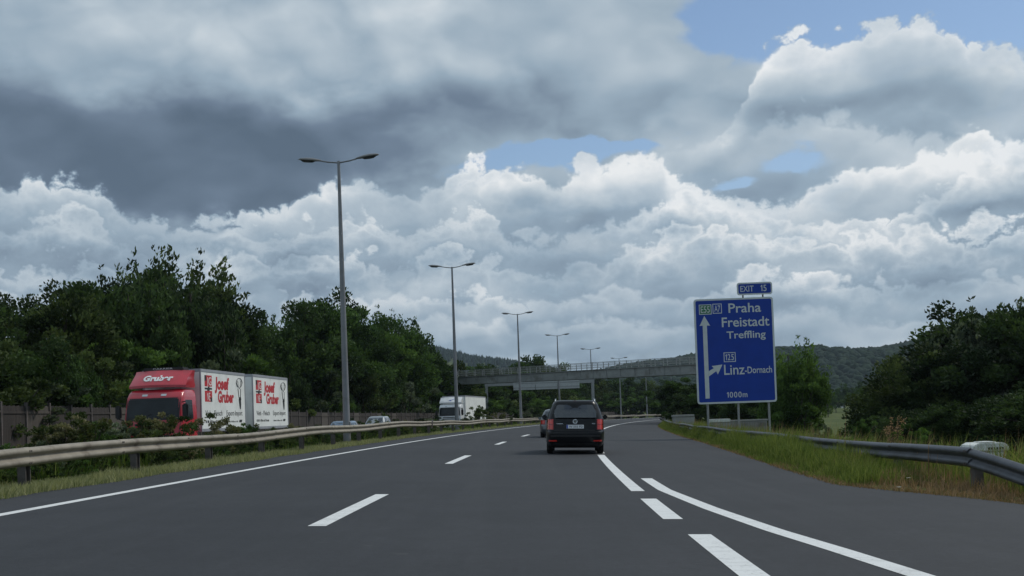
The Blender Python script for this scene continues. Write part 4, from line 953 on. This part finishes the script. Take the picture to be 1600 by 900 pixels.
def box_body(root, y0, y1, z0, z1, w=1.25, side_gloss=None):
    b_ = MB().box(-w + .02, w - .02, y0 + .02, y1 - .02, z0 + .02, z1 - .02).build('load_box', M['box_white'], root)
    for (xa, xb, ya, yb_, za, zb_) in [(sx * w - (.06 if sx > 0 else 0), sx * w + (.06 if sx < 0 else 0), ya, yb_, z0, z1) for sx in (-1, 1) for ya, yb_ in ((y0, y0 + .08), (y1 - .08, y1))]:
        MB().box(xa, xb, ya, yb_, za, zb_).build('corner_post', M['box_rim'], b_, False, .01)
    for z in (z0, z1 - .13):
        for sx in (-1, 1):
            x_ = sorted((sx * (w - .05), sx * w * .998)); MB().box(x_[0], x_[1], y0 + .081, y1 - .081, z, z + .13).build('edge_rail', M['box_rim'], b_, False, .01)
        for y_ in (y0, y1 - .05): MB().box(-w + .061, w - .061, y_ + .003, y_ + .047, z, z + .13).build('edge_rail', M['box_rim'], b_, False, .01)
    return b_
def livery(box, y0, y1, z0, z1, w=1.25):
    """print on the wall that faces the median"""
    L_ = y1 - y0; Hh = z1 - z0
    def l3(x, y, l): return (w - .02 + l, y0 + x, z0 + y)
    fx = lambda t: t * L_; fy = lambda t: (1 - t) * Hh
    # emblem of two letter fields with a black cross between them
    R0, R1 = .085, .235
    for (v0, v1, body, blk_l, blk_r) in ((.095, .275, 'JG', True, False), (.345, .520, 'NE', False, True)):
        flat_poly('emblem_field', [(fx(R0), fy(v1)), (fx(R1), fy(v1)), (fx(R1), fy(v0)), (fx(R0), fy(v0))], M['red_print'], box, l3, .003, .004)
        flat_poly('emblem_bar', [(fx(R0), fy(v0 + .09)), (fx(R0 + .035), fy(v0 + .09)), (fx(R0 + .035), fy(v0)), (fx(R0), fy(v0))] if blk_l else [(fx(R1 - .035), fy(v1)), (fx(R1), fy(v1)), (fx(R1), fy(v1 - .07)), (fx(R1 - .035), fy(v1 - .07))], M['ink'], box, l3, .005, .002)
        text_fit(body, fx(R0 + .045), fx(R1 - .01) if blk_l else fx(R1 - .04), fy(v1 - .02), Hh * (v1 - v0 - .05), M['box_white'], box, lambda x, y, l: l3(x, y, l + .002), -.005, 'emblem_letters')
    flat_poly('emblem_cross', [(fx(.135), fy(.345)), (fx(.185), fy(.345)), (fx(.185), fy(.325)), (fx(.235), fy(.325)), (fx(.235), fy(.295)), (fx(.185), fy(.295)), (fx(.185), fy(.276)), (fx(.135), fy(.276)), (fx(.135), fy(.295)), (fx(.085), fy(.295)), (fx(.085), fy(.325)), (fx(.135), fy(.325))], M['ink'], box, l3)
    text_fit('Josef', fx(.295), fx(.605), fy(.305), Hh * .185, M['red_print'], box, lambda x, y, l: l3(x + .12 * (y - fy(.305)), y, l), .045, 'brush_lettering')
    text_fit('Gruber', fx(.355), fx(.715), fy(.520), Hh * .175, M['red_print'], box, lambda x, y, l: l3(x + .10 * (y - fy(.52)), y, l), .045, 'brush_lettering')
    # tall narrow line drawing: a head with two curved horns above a tapering dark stroke
    st = MB()
    def stroke(pts, wd):
        for p_, q_ in zip(pts[:-1], pts[1:]): st.bar(l3(fx(p_[0]), fy(p_[1]), .002), l3(fx(q_[0]), fy(q_[1]), .002), .003 if False else wd, .004)
    stroke([(.795, .13), (.780, .17), (.80, .23), (.825, .25)], .07); stroke([(.905, .12), (.925, .16), (.905, .22), (.885, .25)], .06)
    stroke([(.80, .12), (.84, .095), (.875, .095), (.91, .12)], .05); stroke([(.82, .14), (.83, .24), (.86, .28), (.88, .24), (.89, .14)], .035); stroke([(.82, .28), (.835, .40), (.85, .48)], .05); stroke([(.885, .28), (.88, .40), (.885, .48)], .05)
    tag(st.build('line_drawing', M['ink'], box), kind='stuff')
    flat_poly('dark_stroke', [(fx(.835), fy(.47)), (fx(.848), fy(.58)), (fx(.862), fy(.635)), (fx(.885), fy(.635)), (fx(.895), fy(.55)), (fx(.89), fy(.44)), (fx(.865), fy(.42))], M['ink'], box, l3)
    tag(text_fit('Vieh - Fleisch', fx(.085), fx(.445), fy(.745), Hh * .085, M['ink'], box, l3, .002), kind='stuff'); text_fit('Export-Import', fx(.54), fx(.915), fy(.745), Hh * .085, M['ink'], box, l3, .002)
    r_ = random.Random(5); sm = MB(); x_ = .085                      # small print, too fine to read
    while x_ < .80:
        if .425 < x_ < .545: x_ = .55
        w1 = r_.uniform(.012, .034); hh = r_.uniform(.03, .045) if x_ < .5 else r_.uniform(.018, .028)
        sm.add([l3(fx(x_), fy(.862), .002), l3(fx(x_ + w1), fy(.862), .002), l3(fx(x_ + w1), fy(.862 - hh), .002), l3(fx(x_), fy(.862 - hh), .002)], [(0, 1, 2, 3)]); x_ += w1 + r_.uniform(.006, .016)
    tag(sm.build('small_print', M['ink'], box), kind='stuff')
    flat_poly('print_block', [(fx(.83), fy(.865)), (fx(.895), fy(.865)), (fx(.91), fy(.82)), (fx(.845), fy(.82))], M['ink'], box, l3)
def axle_wheels(root, ys, r=.48, x=1.0):
    for y in ys:
        for sx in (-1, 1): wheel(root, sx * x, y, r, .34, M['rim'], .55)
def pose_lorry(o, off, Y):
    o.location = place(off, Y, .006); o.rotation_euler = (0, 0, heading(Y + 7))
TOFF, TY = -16.22, 45.2
truck = thing('lorry', 'red lorry with white lettered box coming towards us beyond the median', 'lorry')
lorry_cab(truck, M['truck_red']); df = deflector(truck, M['truck_red'], 3.06, 3.78, 2.98)
def d3(x, y, l): return (x, float(np.interp(y, [3.06, 3.16, 3.46, 3.66, 3.78], [.5, .5, .8, 1.12, 1.25])) + .20 * abs(x / 1.17) ** 3 - .012 - l, y)
text_fit('Gruber', -.62, .62, 3.34, .21, M['box_white'], df, d3, .05, 'brush_lettering')
cu = MB().box(-.85, .85, 1.30, 2.02, 3.42, 3.90).build('cooling_unit', M['black_plastic'], truck, False, .04)
text_fit('CARRIER', -.42, .42, 3.815, .065, M['white_foil'], cu, lambda x, y, l: (x, 1.298 - l, y), .006)
bz0, bz1 = 1.18, 3.85
bx = box_body(truck, 2.25, 8.35, bz0, bz1); livery(bx, 2.25, 8.35, bz0, bz1)
m_ = MB(); m_.box(-.45, .45, .8, 8.6, .72, 1.0); m_.build('chassis', M['chassis'], truck)
for sx in (-1, 1): MB().box(*sorted((sx * 1.16, sx * 1.20)), 3.3, 5.6, .45, 1.05).build('side_guard', M['chassis'], truck)
axle_wheels(truck, (6.3, 7.6)); pose_lorry(truck, TOFF, TY)
trl = thing('lorry_trailer', 'white lettered drawbar trailer coupled behind the red lorry', 'trailer')
tb = box_body(trl, 0, 6.3, bz0, bz1 + .02); livery(tb, 0, 6.3, bz0, bz1)
MB().box(-.45, .45, .3, 6.5, .72, 1.02).build('chassis', M['chassis'], trl); MB().bar((0, .4, .82), (0, -1.0, .82), .16).build('drawbar', M['chassis'], trl)
MB().box(-.75, .75, -.42, -.01, 1.9, 2.7).build('cooling_unit', M['white_plastic'], trl, False, .04)
for sx in (-1, 1): MB().box(*sorted((sx * 1.16, sx * 1.20)), 2.2, 4.4, .5, 1.08).build('side_guard', M['chassis'], trl)
axle_wheels(trl, (1.3, 5.0, 6.1)); pose_lorry(trl, TOFF + .0, TY + 9.6)
_h = heading(TY + 7); trl.location = truck.location + Vector((-math.sin(_h) * 9.55, math.cos(_h) * 9.55, 0)); trl.rotation_euler = (0, 0, _h)
wt = thing('white_lorry', 'white articulated lorry coming towards us under the footbridge', 'lorry')
lorry_cab(wt, M['truck_white'], 2.98, True); wd = deflector(wt, M['truck_white'], 3.06, 3.72, 2.98)
flat_poly('blue_swoosh', [(-.2, 3.36), (.45, 3.52), (.65, 3.52), (.1, 3.38), (.05, 3.30)], M['eu_blue'], wd, d3, .01, .004)
box_body(wt, 2.5, 15.4, 1.15, 3.86)
MB().box(-.45, .45, .8, 15, .72, 1.0).build('chassis', M['chassis'], wt)
axle_wheels(wt, (4.2, 11.2, 12.5, 13.8)); pose_lorry(wt, -15.9, 118.5)

# ================================================================== vegetation
def leaf_quads(C, S, r, up=.25, asp=.55, axis=None):
    """pointed leaf faces at centres C with length S"""
    n = len(C); d = r.normal(size=(n, 3)); d[:, 2] += up
    if axis is not None: d = d * .45 + axis
    d /= np.linalg.norm(d, axis=1, keepdims=True)
    q = r.normal(size=(n, 3)); s = np.cross(d, q); s /= np.linalg.norm(s, axis=1, keepdims=True) + 1e-9
    S = np.asarray(S)[:, None]; a = C - d * S * .5; b = C + s * S * asp * .5 + d * S * .05; c = C + d * S * .5; e = C - s * S * asp * .5 + d * S * .05
    V = np.stack([a, b, c, e], 1).reshape(-1, 3); i = np.arange(n)[:, None] * 4
    return V, np.concatenate([i, i + 1, i + 2, i + 3], 1)
def tree_meshes(seed, kind, h=12.0, w=8.0, leaves=15000, leaf=.24, low=.1):
    r = np.random.default_rng(seed); rr = random.Random(seed)
    tr = MB(); th = h * (.55 if kind != 'shrub' else .35); lean = (rr.uniform(-.3, .3), rr.uniform(-.3, .3))
    if kind != 'shrub':
        tr.tube([(0, 0, -.5), (0, 0, .2), (lean[0] * .4, lean[1] * .4, th * .5), (lean[0], lean[1], th), (lean[0] * 1.4, lean[1] * 1.4, h * .8)], [h * .024, h * .019, h * .015, h * .010, h * .004], 9)
    C = []; R = []; A = []
    if kind == 'poplar':
        K = 62
        for k in range(K):
            a = rr.uniform(0, 2 * math.pi); q = math.sqrt(rr.random()) * w * .5; b = Vector((math.cos(a) * q, math.sin(a) * q, h * rr.uniform(low, .62)))
            top = h * (1 - .34 * (q / (w * .5)) ** 2 * rr.uniform(.5, 1.2)) * rr.uniform(.80, 1.0); L_ = max(1.2, min(top - b.z, h * .46))
            b.z = max(h * low, b.z if rr.random() < .5 else top - L_)
            tip = b + Vector((math.cos(a) * .10 * L_ + .12 * L_, math.sin(a) * .10 * L_, L_))
            if k < 16: tr.tube([(lean[0] * .5, lean[1] * .5, th * rr.uniform(.25, .9)), tuple((b + Vector((0, 0, .2)))), tuple(b.lerp(tip, .7))], [h * .007, h * .004, h * .0015], 5)
            m = 7
            for j in range(m):
                t = (j + .5) / m; p_ = b.lerp(tip, t); C.append((p_.x + rr.gauss(0, .08), p_.y + rr.gauss(0, .08), p_.z)); R.append(h * .062 * (1.12 - t) ** .7 * rr.uniform(.8, 1.2)); A.append((.25, 0, .9))
    else:
        K = 88 if kind == 'round' else 46; sd = rr.uniform(0, 100)
        cz = h * (.5 + low * .5); rz = h * (.5 - low * .5)
        for k in range(K):
            v = Vector(r.normal(size=3)).normalized(); q = rr.random() ** .42
            m = 1 + .42 * mnoise.noise(v * 1.7 + Vector((sd, 0, 0))) + .25 * mnoise.noise(v * 4 + Vector((0, sd, 0)))
            taper = 1 - .30 * max(0, v.z)
            p_ = Vector((v.x * w * .5 * q * m * taper, v.y * w * .5 * q * m * taper, cz + v.z * rz * q * min(m, 1.03)))
            C.append(tuple(p_)); R.append(h * rr.uniform(.046, .092) * (1.15 - .3 * q)); A.append(tuple(v * .5 + Vector((0, 0, .25))))
            if kind == 'round' and k < 34: tr.tube([(lean[0] * .6, lean[1] * .6, min(th * rr.uniform(.35, 1.2), p_.z)), tuple(p_ * .55 + Vector((lean[0] * .4, lean[1] * .4, th * .42))), tuple(p_)], [h * .007, h * .004, h * .0015], 5)
            if kind == 'shrub' and k < 22: tr.tube([(rr.uniform(-.1, .1) * w, rr.uniform(-.1, .1) * w, -.15), tuple(p_ * .6), tuple(p_)], [h * .010, h * .007, h * .003], 5)
    C = np.array(C); R = np.array(R); A = np.array(A); per = R ** 2 / (R ** 2).sum(); idx = r.choice(len(C), leaves, p=per)
    d = r.normal(size=(leaves, 3)); d /= np.linalg.norm(d, axis=1, keepdims=True); d *= (r.random(leaves) ** .45)[:, None] * np.array([1.0, 1.0, .8]) * 1.25
    P = C[idx] + d * R[idx][:, None]; P[:, 2] = np.maximum(P[:, 2], .05 * h * r.random(leaves))
    S = leaf * r.uniform(.6, 1.35, leaves)
    V, Fq = leaf_quads(P, S, r, .15, .55 if kind != 'poplar' else .40, A[idx] + .35 * d)
    hue = np.clip(r.normal(.40, .30, len(C))[idx] + r.normal(0, .12, leaves), 0, 1)
    return tr.mesh('trunk', True), mesh_np('crown', V, Fq, False, {'hue': np.repeat(hue, 4)}), float(P[:, 2].max()) * .985
PROTO = {}
for i in range(4): PROTO['round%d' % i] = tree_meshes(20 + i, 'round', 12, (9.5, 8, 8.5, 7)[i], 19000, .30, .06)
for i in range(3): PROTO['poplar%d' % i] = tree_meshes(40 + i, 'poplar', 12, (7, 6, 8)[i], 19000, .33, .08)
for i in range(3): PROTO['far%d' % i] = tree_meshes(60 + i, 'round', 12, (9.5, 8, 10)[i], 7000, .46, .04)
for i in range(4): PROTO['shrub%d' % i] = tree_meshes(80 + i, 'shrub', 3, (3.6, 3.0, 4.2, 3.2)[i], 9000, .11, .02)
for i in range(3): PROTO['bush%d' % i] = tree_meshes(90 + i, 'shrub', 1.5, (1.9, 1.7, 2.2)[i], 5200, .065, .02)
_matted = {}
def plant(name, proto, leafm, loc, height, label, cat, group=None, wide=1.0, rot=None, parts=('trunk', 'crown')):
    tm, cm, h = PROTO[proto]
    key = (proto, leafm)
    if key not in _matted:
        c2 = cm.copy(); c2.materials.clear(); c2.materials.append(M[leafm]); _matted[key] = c2
        if not tm.materials: tm.materials.append(M['bark'])
    k = height / h; o = thing(name, label, cat, loc, (0, 0, rnd.uniform(0, 6.28) if rot is None else rot), group); o.scale = (k * wide, k * wide, k)
    link(parts[0], tm, None, o); link(parts[1], _matted[key], None, o); return o
def by_px(px, py, Y=None, off=None):
    if Y is None: Y = off_at_px(px, off)
    x, _, z = at(px, py, Y); g = place_xy(x, Y); return g, z - g.z
def row(specs, name, cat, labelf, group, wide=(.9, 1.15)):
    for i, (px, py, Y, off, proto, lm) in enumerate(specs):
        g, h = by_px(px, py, Y, off); pp = ('trunk', 'crown') if 'tree' in name else ('stem', 'foliage')
        plant(name, proto, lm, g, h, labelf(i, len(specs)), cat, group, rnd.uniform(*wide), None, pp)
def nth(i, n, what): return 'leftmost in ' + what if i == 0 else ('rightmost in ' + what if i == n - 1 else '%s from left in %s' % (ORD[i], what))

# tall wood behind the noise fence
tall = [(-45, 470, 'round0', 'leaf_dark'), (12, 460, 'round1', 'leaf_olive'), (62, 462, 'round2', 'leaf_dark'), (108, 440, 'round3', 'leaf_olive'), (150, 436, 'round0', 'leaf_dark'), (178, 418, 'poplar0', 'leaf_olive'),
        (205, 420, 'poplar1', 'leaf_dark'), (232, 390, 'poplar2', 'leaf_dark'), (262, 386, 'poplar0', 'leaf_olive'), (290, 415, 'poplar1', 'leaf_dark'), (318, 446, 'round2', 'leaf_dark'), (350, 455, 'round1', 'leaf_dark'),
        (378, 486, 'round3', 'leaf_dark'), (408, 492, 'poplar1', 'leaf_mid'), (436, 488, 'poplar0', 'leaf_dark'), (468, 474, 'round1', 'leaf_dark'), (500, 452, 'round3', 'leaf_mid'), (530, 474, 'round0', 'leaf_mid'),
        (556, 490, 'round2', 'leaf_mid'), (582, 492, 'round1', 'leaf_fresh'), (610, 477, 'poplar2', 'leaf_mid'), (632, 505, 'round3', 'leaf_mid'), (652, 540, 'round0', 'leaf_mid')]
row([(px, py, None, -27.5 - 2.5 * (i % 3), pr, lm) for i, (px, py, pr, lm) in enumerate(tall)], 'tall_tree', 'tree', lambda i, n: 'tall dark tree behind the timber fence, ' + nth(i, n, 'its row'), 'tall trees behind the noise fence')
under = [(px, int(560 + 26 * math.sin(px * .05) + (18 if px > 330 else 0) + (px > 460) * 14), None, -25.4 - .9 * (k % 2), ('shrub0', 'poplar1', 'shrub2', 'shrub1', 'poplar0')[k % 5], ('leaf_olive', 'leaf_silver', 'leaf_mid', 'leaf_dark', 'leaf_fresh')[(k * 3) % 5]) for k, px in enumerate(range(-30, 660, 30))]
row(under, 'tall_shrub', 'shrub', lambda i, n: 'leafy shrub leaning over the timber fence, ' + nth(i, n, 'its row'), 'shrubs behind the noise fence', (1.0, 1.35))
# trees further along the bend, beyond the footbridge
far_l = [(676, 560, None), (690, 572, None), (712, 566, None), (735, 574, None), (758, 570, None), (780, 576, None), (806, 568, None), (830, 556, None), (848, 562, None), (872, 580, 300), (900, 586, 315), (930, 584, 330), (958, 588, 340), (985, 590, 345), (1010, 592, 350), (1040, 594, 350)]
row([(px, py, Y, -27 - 2 * (i % 2), 'far%d' % (i % 3), ('leaf_mid', 'leaf_dark', 'leaf_olive')[i % 3]) for i, (px, py, Y) in enumerate(far_l)], 'roadside_tree', 'tree', lambda i, n: 'distant tree around the footbridge, ' + nth(i, n, 'its row'), 'trees beyond the footbridge', (1.0, 1.3))
low_l = [(px, 614 + (k % 3) * 5, None if px < 850 else 285 + k, -25.5, ('shrub1', 'shrub3', 'shrub0')[k % 3], ('leaf_mid', 'leaf_fresh', 'leaf_dark')[k % 3]) for k, px in enumerate(range(668, 1030, 24))]
row(low_l, 'roadside_shrub', 'shrub', lambda i, n: 'green shrub below the footbridge along the far fence, ' + nth(i, n, 'its row'), 'shrubs under the footbridge', (1.2, 1.8))
# right of the motorway
mid_r = [(1046, 596, 150), (1068, 590, 135), (1092, 600, 118), (1118, 604, 108), (1146, 596, 112), (1172, 604, 104), (1200, 592, 100)]
row([(px, py, Y, None, ('round2', 'shrub2', 'round0')[i % 3] if i % 3 != 1 else 'shrub0', ('leaf_dark', 'leaf_mid', 'leaf_dark')[i % 3]) for i, (px, py, Y) in enumerate(mid_r)], 'verge_tree', 'tree', lambda i, n: 'dark bushy tree behind the direction sign posts, ' + nth(i, n, 'its hedge'), 'hedge trees behind the direction sign', (1.2, 1.6))
for px, py, Y, pr, lm, lab in ((1234, 528, 80, 'poplar1', 'leaf_fresh', 'bright green young tree right beside the direction sign'), (1244, 600, 78, 'shrub1', 'leaf_fresh', 'bright green bush at the foot of the young tree beside the sign')):
    g, h = by_px(px, py, Y); plant('young_tree', pr, lm, g, h, lab, 'tree', None, 1.0)
big_r = [(1388, 588, 82, 'round3'), (1404, 572, 78, 'round3'), (1420, 562, 72, 'round1'), (1432, 546, 70, 'round0'), (1462, 540, 68, 'round3'), (1490, 492, 72, 'poplar2'), (1518, 470, 72, 'round3'), (1545, 466, 70, 'poplar0'), (1575, 482, 68, 'round1'), (1605, 478, 66, 'round0'), (1645, 486, 64, 'round2'), (1690, 500, 62, 'round1')]
row([(px, py, Y, None, pr, 'leaf_silver' if i in (5, 7) else ('leaf_dark', 'leaf_olive')[i % 4 == 3]) for i, (px, py, Y, pr) in enumerate(big_r)], 'valley_tree', 'tree', lambda i, n: 'dark leafy tree in the dense wood at right, ' + nth(i, n, 'its row'), 'dense wood right of the motorway', (1.05, 1.3))
low_r = [(1396 + 30 * k, (648, 640, 632, 628, 634, 620, 625, 618, 600)[k], 60 - k, 'round%d' % (k % 4), 'leaf_dark') for k in range(9)]
row([(px, py, Y, None, pr, lm) for (px, py, Y, pr, lm) in low_r], 'wood_edge_tree', 'tree', lambda i, n: 'low dark tree in front of the right-hand wood, ' + nth(i, n, 'its row'), 'front trees of the right wood', (1.4, 1.8))
val = [(1280, 598, 420, 'far0'), (1292, 604, 400, 'far1'), (1305, 612, 470, 'far2'), (1318, 600, 520, 'far0'), (1334, 606, 480, 'far1'), (1346, 596, 500, 'far2')]
row([(px, py, Y, None, pr, 'leaf_mid') for (px, py, Y, pr) in val], 'meadow_tree', 'tree', lambda i, n: 'small distant tree in the valley meadow, ' + nth(i, n, 'its group'), 'valley meadow trees', (.8, 1.0))
# bushes behind the right rail
for px, py, Y, pr, lm, lab in ((1290, 664, 37, 'bush0', 'leaf_silver', 'grey-green bush behind the right rail below the young tree'), (1348, 656, 33, 'bush1', 'leaf_mid', 'dark green flowering bush behind the right rail bend'), (1425, 662, 27, 'bush2', 'leaf_fresh', 'small round green bush behind the straight rail'),
                              (1385, 668, 29, 'bush0', 'leaf_bush', 'reddish brown weedy bush behind the straight rail'), (1280, 662, 44, 'bush2', 'leaf_olive', 'olive bush behind the rail left of the meadow gap')):
    g, h = by_px(px, py, Y); plant('bush', pr, lm, g, h, lab, 'bush', 'bushes behind the right rail', 1.0, None, ('stem', 'foliage'))
# planting on the median in front of the lorry
med = [(-20, 692), (22, 694), (56, 690), (84, 668), (108, 652), (128, 645), (152, 660), (178, 662), (200, 660), (222, 650), (246, 646), (268, 652), (290, 680), (316, 684), (338, 646), (356, 652), (378, 662), (402, 668), (428, 668), (460, 662), (492, 664),
       (560, 658), (588, 656), (612, 655), (634, 656), (655, 658), (690, 652), (728, 648), (748, 634), (764, 640), (784, 642), (805, 640), (822, 634), (838, 638)]
pal = ['leaf_bush', 'leaf_olive', 'leaf_mid', 'leaf_bush', 'leaf_silver']
specs = []
for i, (px, py) in enumerate(med): specs.append((px, py, None, -10.2 - .35 * (i % 2), 'bush%d' % (i % 3), pal[(i * 2) % 5]))
row(specs, 'median_bush', 'bush', lambda i, n: 'bush on the median behind the long beige rail, ' + nth(i, n, 'its row'), 'bushes on the median', (1.05, 1.4))
y = 13.0; k = 0
while y < 75:
    g = place(-9.45 - .25 * rnd.random(), y); plant('low_bush', 'bush%d' % (k % 3), ('leaf_mid', 'leaf_dark', 'leaf_olive')[k % 3], g, rnd.uniform(.55, .85), 'low dark green bush under the long median rail', 'bush', 'low bushes under the median rail', rnd.uniform(1.0, 1.3), None, ('stem', 'foliage'))
    y += .62 + y * .012; k += 1

# ------------------------------------------------------------------ grass
def blades(name, label, matn, n, sample, hlo, hhi, wid, lean=.35, hue=(.45, .25), seed=1, hfun=None):
    r = np.random.default_rng(seed); off, Y = sample(r, n); n = len(off)
    X = curve_x(Y) + off; Z = ground_z(off, Y) - .03
    pn = np.array([mnoise.noise(Vector((a * .9, b * .9, seed))) for a, b in zip(X[::1], Y[::1])]) if n < 90000 else r.normal(0, .3, n)
    h = r.uniform(hlo, hhi, n) * (1 + .8 * pn); w = wid * r.uniform(.6, 1.4, n) * (1 + Y * .012)
    if hfun is not None: h = h * hfun(off, Y)
    a = r.uniform(0, 2 * math.pi, n); sx, sy = np.cos(a) * w * .5, np.sin(a) * w * .5
    la = r.uniform(0, 2 * math.pi, n); l = np.abs(r.normal(0, lean, n)) * h; lx, ly = np.cos(la) * l + .10 * h, np.sin(la) * l
    b0 = np.stack([X - sx, Y - sy, Z], 1); b1 = np.stack([X + sx, Y + sy, Z], 1)
    m0 = np.stack([X - sx * .7 + lx * .3, Y - sy * .7 + ly * .3, Z + h * .58], 1); m1 = np.stack([X + sx * .7 + lx * .3, Y + sy * .7 + ly * .3, Z + h * .58], 1)
    t = np.stack([X + lx, Y + ly, Z + h], 1)
    V = np.stack([b0, b1, m1, m0, t], 1).reshape(-1, 3); i = np.arange(n)[:, None] * 5
    Fq = np.concatenate([i + np.array([[0, 1, 2]]), i + np.array([[0, 2, 3]]), i + np.array([[3, 2, 4]])], 0)
    hu = np.clip(hue[0] + r.normal(0, hue[1], n) + .25 * pn, 0, 1)
    return tag(link(name, mesh_np(name, V, Fq, False, {'hue': np.repeat(hu, 5)}), M[matn]), label, 'grass', kind='stuff')
def samp(y0, y1, lo, hi, pw=1.0):
    def f(r, n):
        u = r.random(n); Y = (y0 ** (1 - pw) + u * (y1 ** (1 - pw) - y0 ** (1 - pw))) ** (1 / (1 - pw)) if pw != 1.0 else y0 * (y1 / y0) ** u
        return np.array([lo(q) for q in Y]) + r.random(n) * np.array([hi(q) - lo(q) for q in Y]), Y
    return f
blades('verge_grass', 'short yellow-green grass strip between the left lane and the median rail', 'grass', 60000, samp(11, 150, lambda y: road_l(y) - 1.55, lambda y: road_l(y) + .08), .07, .18, .012, .45, (.55, .28), 1)
blades('median_grass', 'rough green grass on the median behind the rail', 'tall_grass', 26000, samp(12, 150, lambda y: -12.2, lambda y: -9.3), .2, .55, .018, .4, (.35, .25), 2)
blades('tall_grass', 'tall green grass between the right shoulder and the right rail', 'tall_grass', 60000, samp(19, 115, lambda y: road_r(y) - .02, lambda y: 7.0), .30, .66, .013, .32, (.40, .30), 3, lambda o, Y: np.clip((o - road_r(Y)) / .5, .25, 1.0) * np.interp(Y, [18, 22, 26, 60, 115], [.45, .6, 1.0, 1.0, .85]))
blades('dry_grass', 'dry reddish grass along the near right rail', 'dry_grass', 34000, samp(9, 30, lambda y: road_r(y) + .05, lambda y: 9.5), .12, .40, .011, .5, (.5, .28), 4, lambda o, Y: np.clip((o - road_r(Y)) / .8, .2, 1.0) * np.interp(Y, [9, 18.5, 22], [.55, .6, 1.0]))
blades('rail_grass', 'mixed rough grass on the slope behind the right rail', 'tall_grass', 36000, samp(14, 110, lambda y: 6.9, lambda y: 13.0), .25, .75, .016, .35, (.5, .3), 5)
blades('dry_stalks', 'tall dry brown stalks standing behind the right rail', 'dry_grass', 2600, samp(17, 90, lambda y: 6.6, lambda y: 9.2), .45, .9, .010, .2, (.5, .3), 6)
blades('slope_grass', 'dark rough grass on the slope below the right-hand wood', 'tall_grass', 24000, samp(26, 140, lambda y: 12.0, lambda y: 34.0), .35, .8, .03, .4, (.2, .2), 7)
blades('edge_litter', 'short dry grass and litter along the right edge of the asphalt', 'dry_grass', 14000, samp(12, 110, lambda y: road_r(y) - .10, lambda y: road_r(y) + .35), .03, .12, .012, .8, (.35, .3), 8)
# dock plant and daisies on the right verge
g, h = by_px(1397, 648, 27)
dk = thing('dock_plant', 'rusty red dock plant rising behind the right rail', 'plant', g)
m_ = MB(); seeds_P = []
for k in range(7):
    a = rnd.uniform(0, 6.28); t = Vector((math.cos(a) * .22, math.sin(a) * .22, h * rnd.uniform(.75, 1.0))); m_.tube([(0, 0, -.1), tuple(t * .5), tuple(t)], [.014, .010, .004], 5)
    for j in range(70): q = t * (.45 + .55 * rnd.random()); seeds_P.append((q.x + rnd.gauss(0, .03), q.y + rnd.gauss(0, .03), q.z + rnd.gauss(0, .02)))
m_.build('stem', M['stem'], dk)
V, Fq = leaf_quads(np.array(seeds_P), np.full(len(seeds_P), .05), nrg); link('seed_heads', mesh_np('seed_heads', V, Fq, False, {'hue': nrg.random(len(V))}), M['dry_grass'], dk)['kind'] = 'stuff'
for i, (px, py, Y) in enumerate(((1420, 747, 18.6), (1340, 748, 19.9), (1238, 700, 30), (1405, 770, 17.2))):
    g, h = by_px(px, py, Y); fl = thing('daisy', 'small white daisy on the right verge, ' + nth(i, 4, 'its row') if i != 3 else 'small white daisy at the edge of the right shoulder asphalt', 'flower', g, group='daisies on the right verge'); h = max(h, .08)
    MB().tube([(0, 0, -.05), (0, 0, h)], .004, 5).build('stem', M['stem'], fl)
    m_ = MB()
    for k in range(10): a = k * .628; m_.add([(0, 0, h), (math.cos(a - .2) * .035, math.sin(a - .2) * .035, h + .008), (math.cos(a) * .045, math.sin(a) * .045, h + .005), (math.cos(a + .2) * .035, math.sin(a + .2) * .035, h + .008)], [(0, 1, 2, 3)])
    m_.build('petals', M['petal'], fl)

# ------------------------------------------------------------------ air
def build_haze():
    m_ = bpy.data.materials.new('thin_haze'); m_.use_nodes = True; nt = m_.node_tree; nt.nodes.remove(nt.nodes['Principled BSDF'])
    v = nt.nodes.new('ShaderNodeVolumePrincipled'); v.inputs['Density'].default_value = HAZE; v.inputs['Color'].default_value = (.62, .75, .90, 1); v.inputs['Anisotropy'].default_value = .2
    nt.links.new(v.outputs[0], nt.nodes['Material Output'].inputs['Volume'])
    tag(MB().box(-3080, 3080, -180, 3100, -40, 330).build('haze', m_), 'thin bluish summer haze over the valley', 'haze', kind='stuff')
HAZE = 0.8e-4
build_haze()
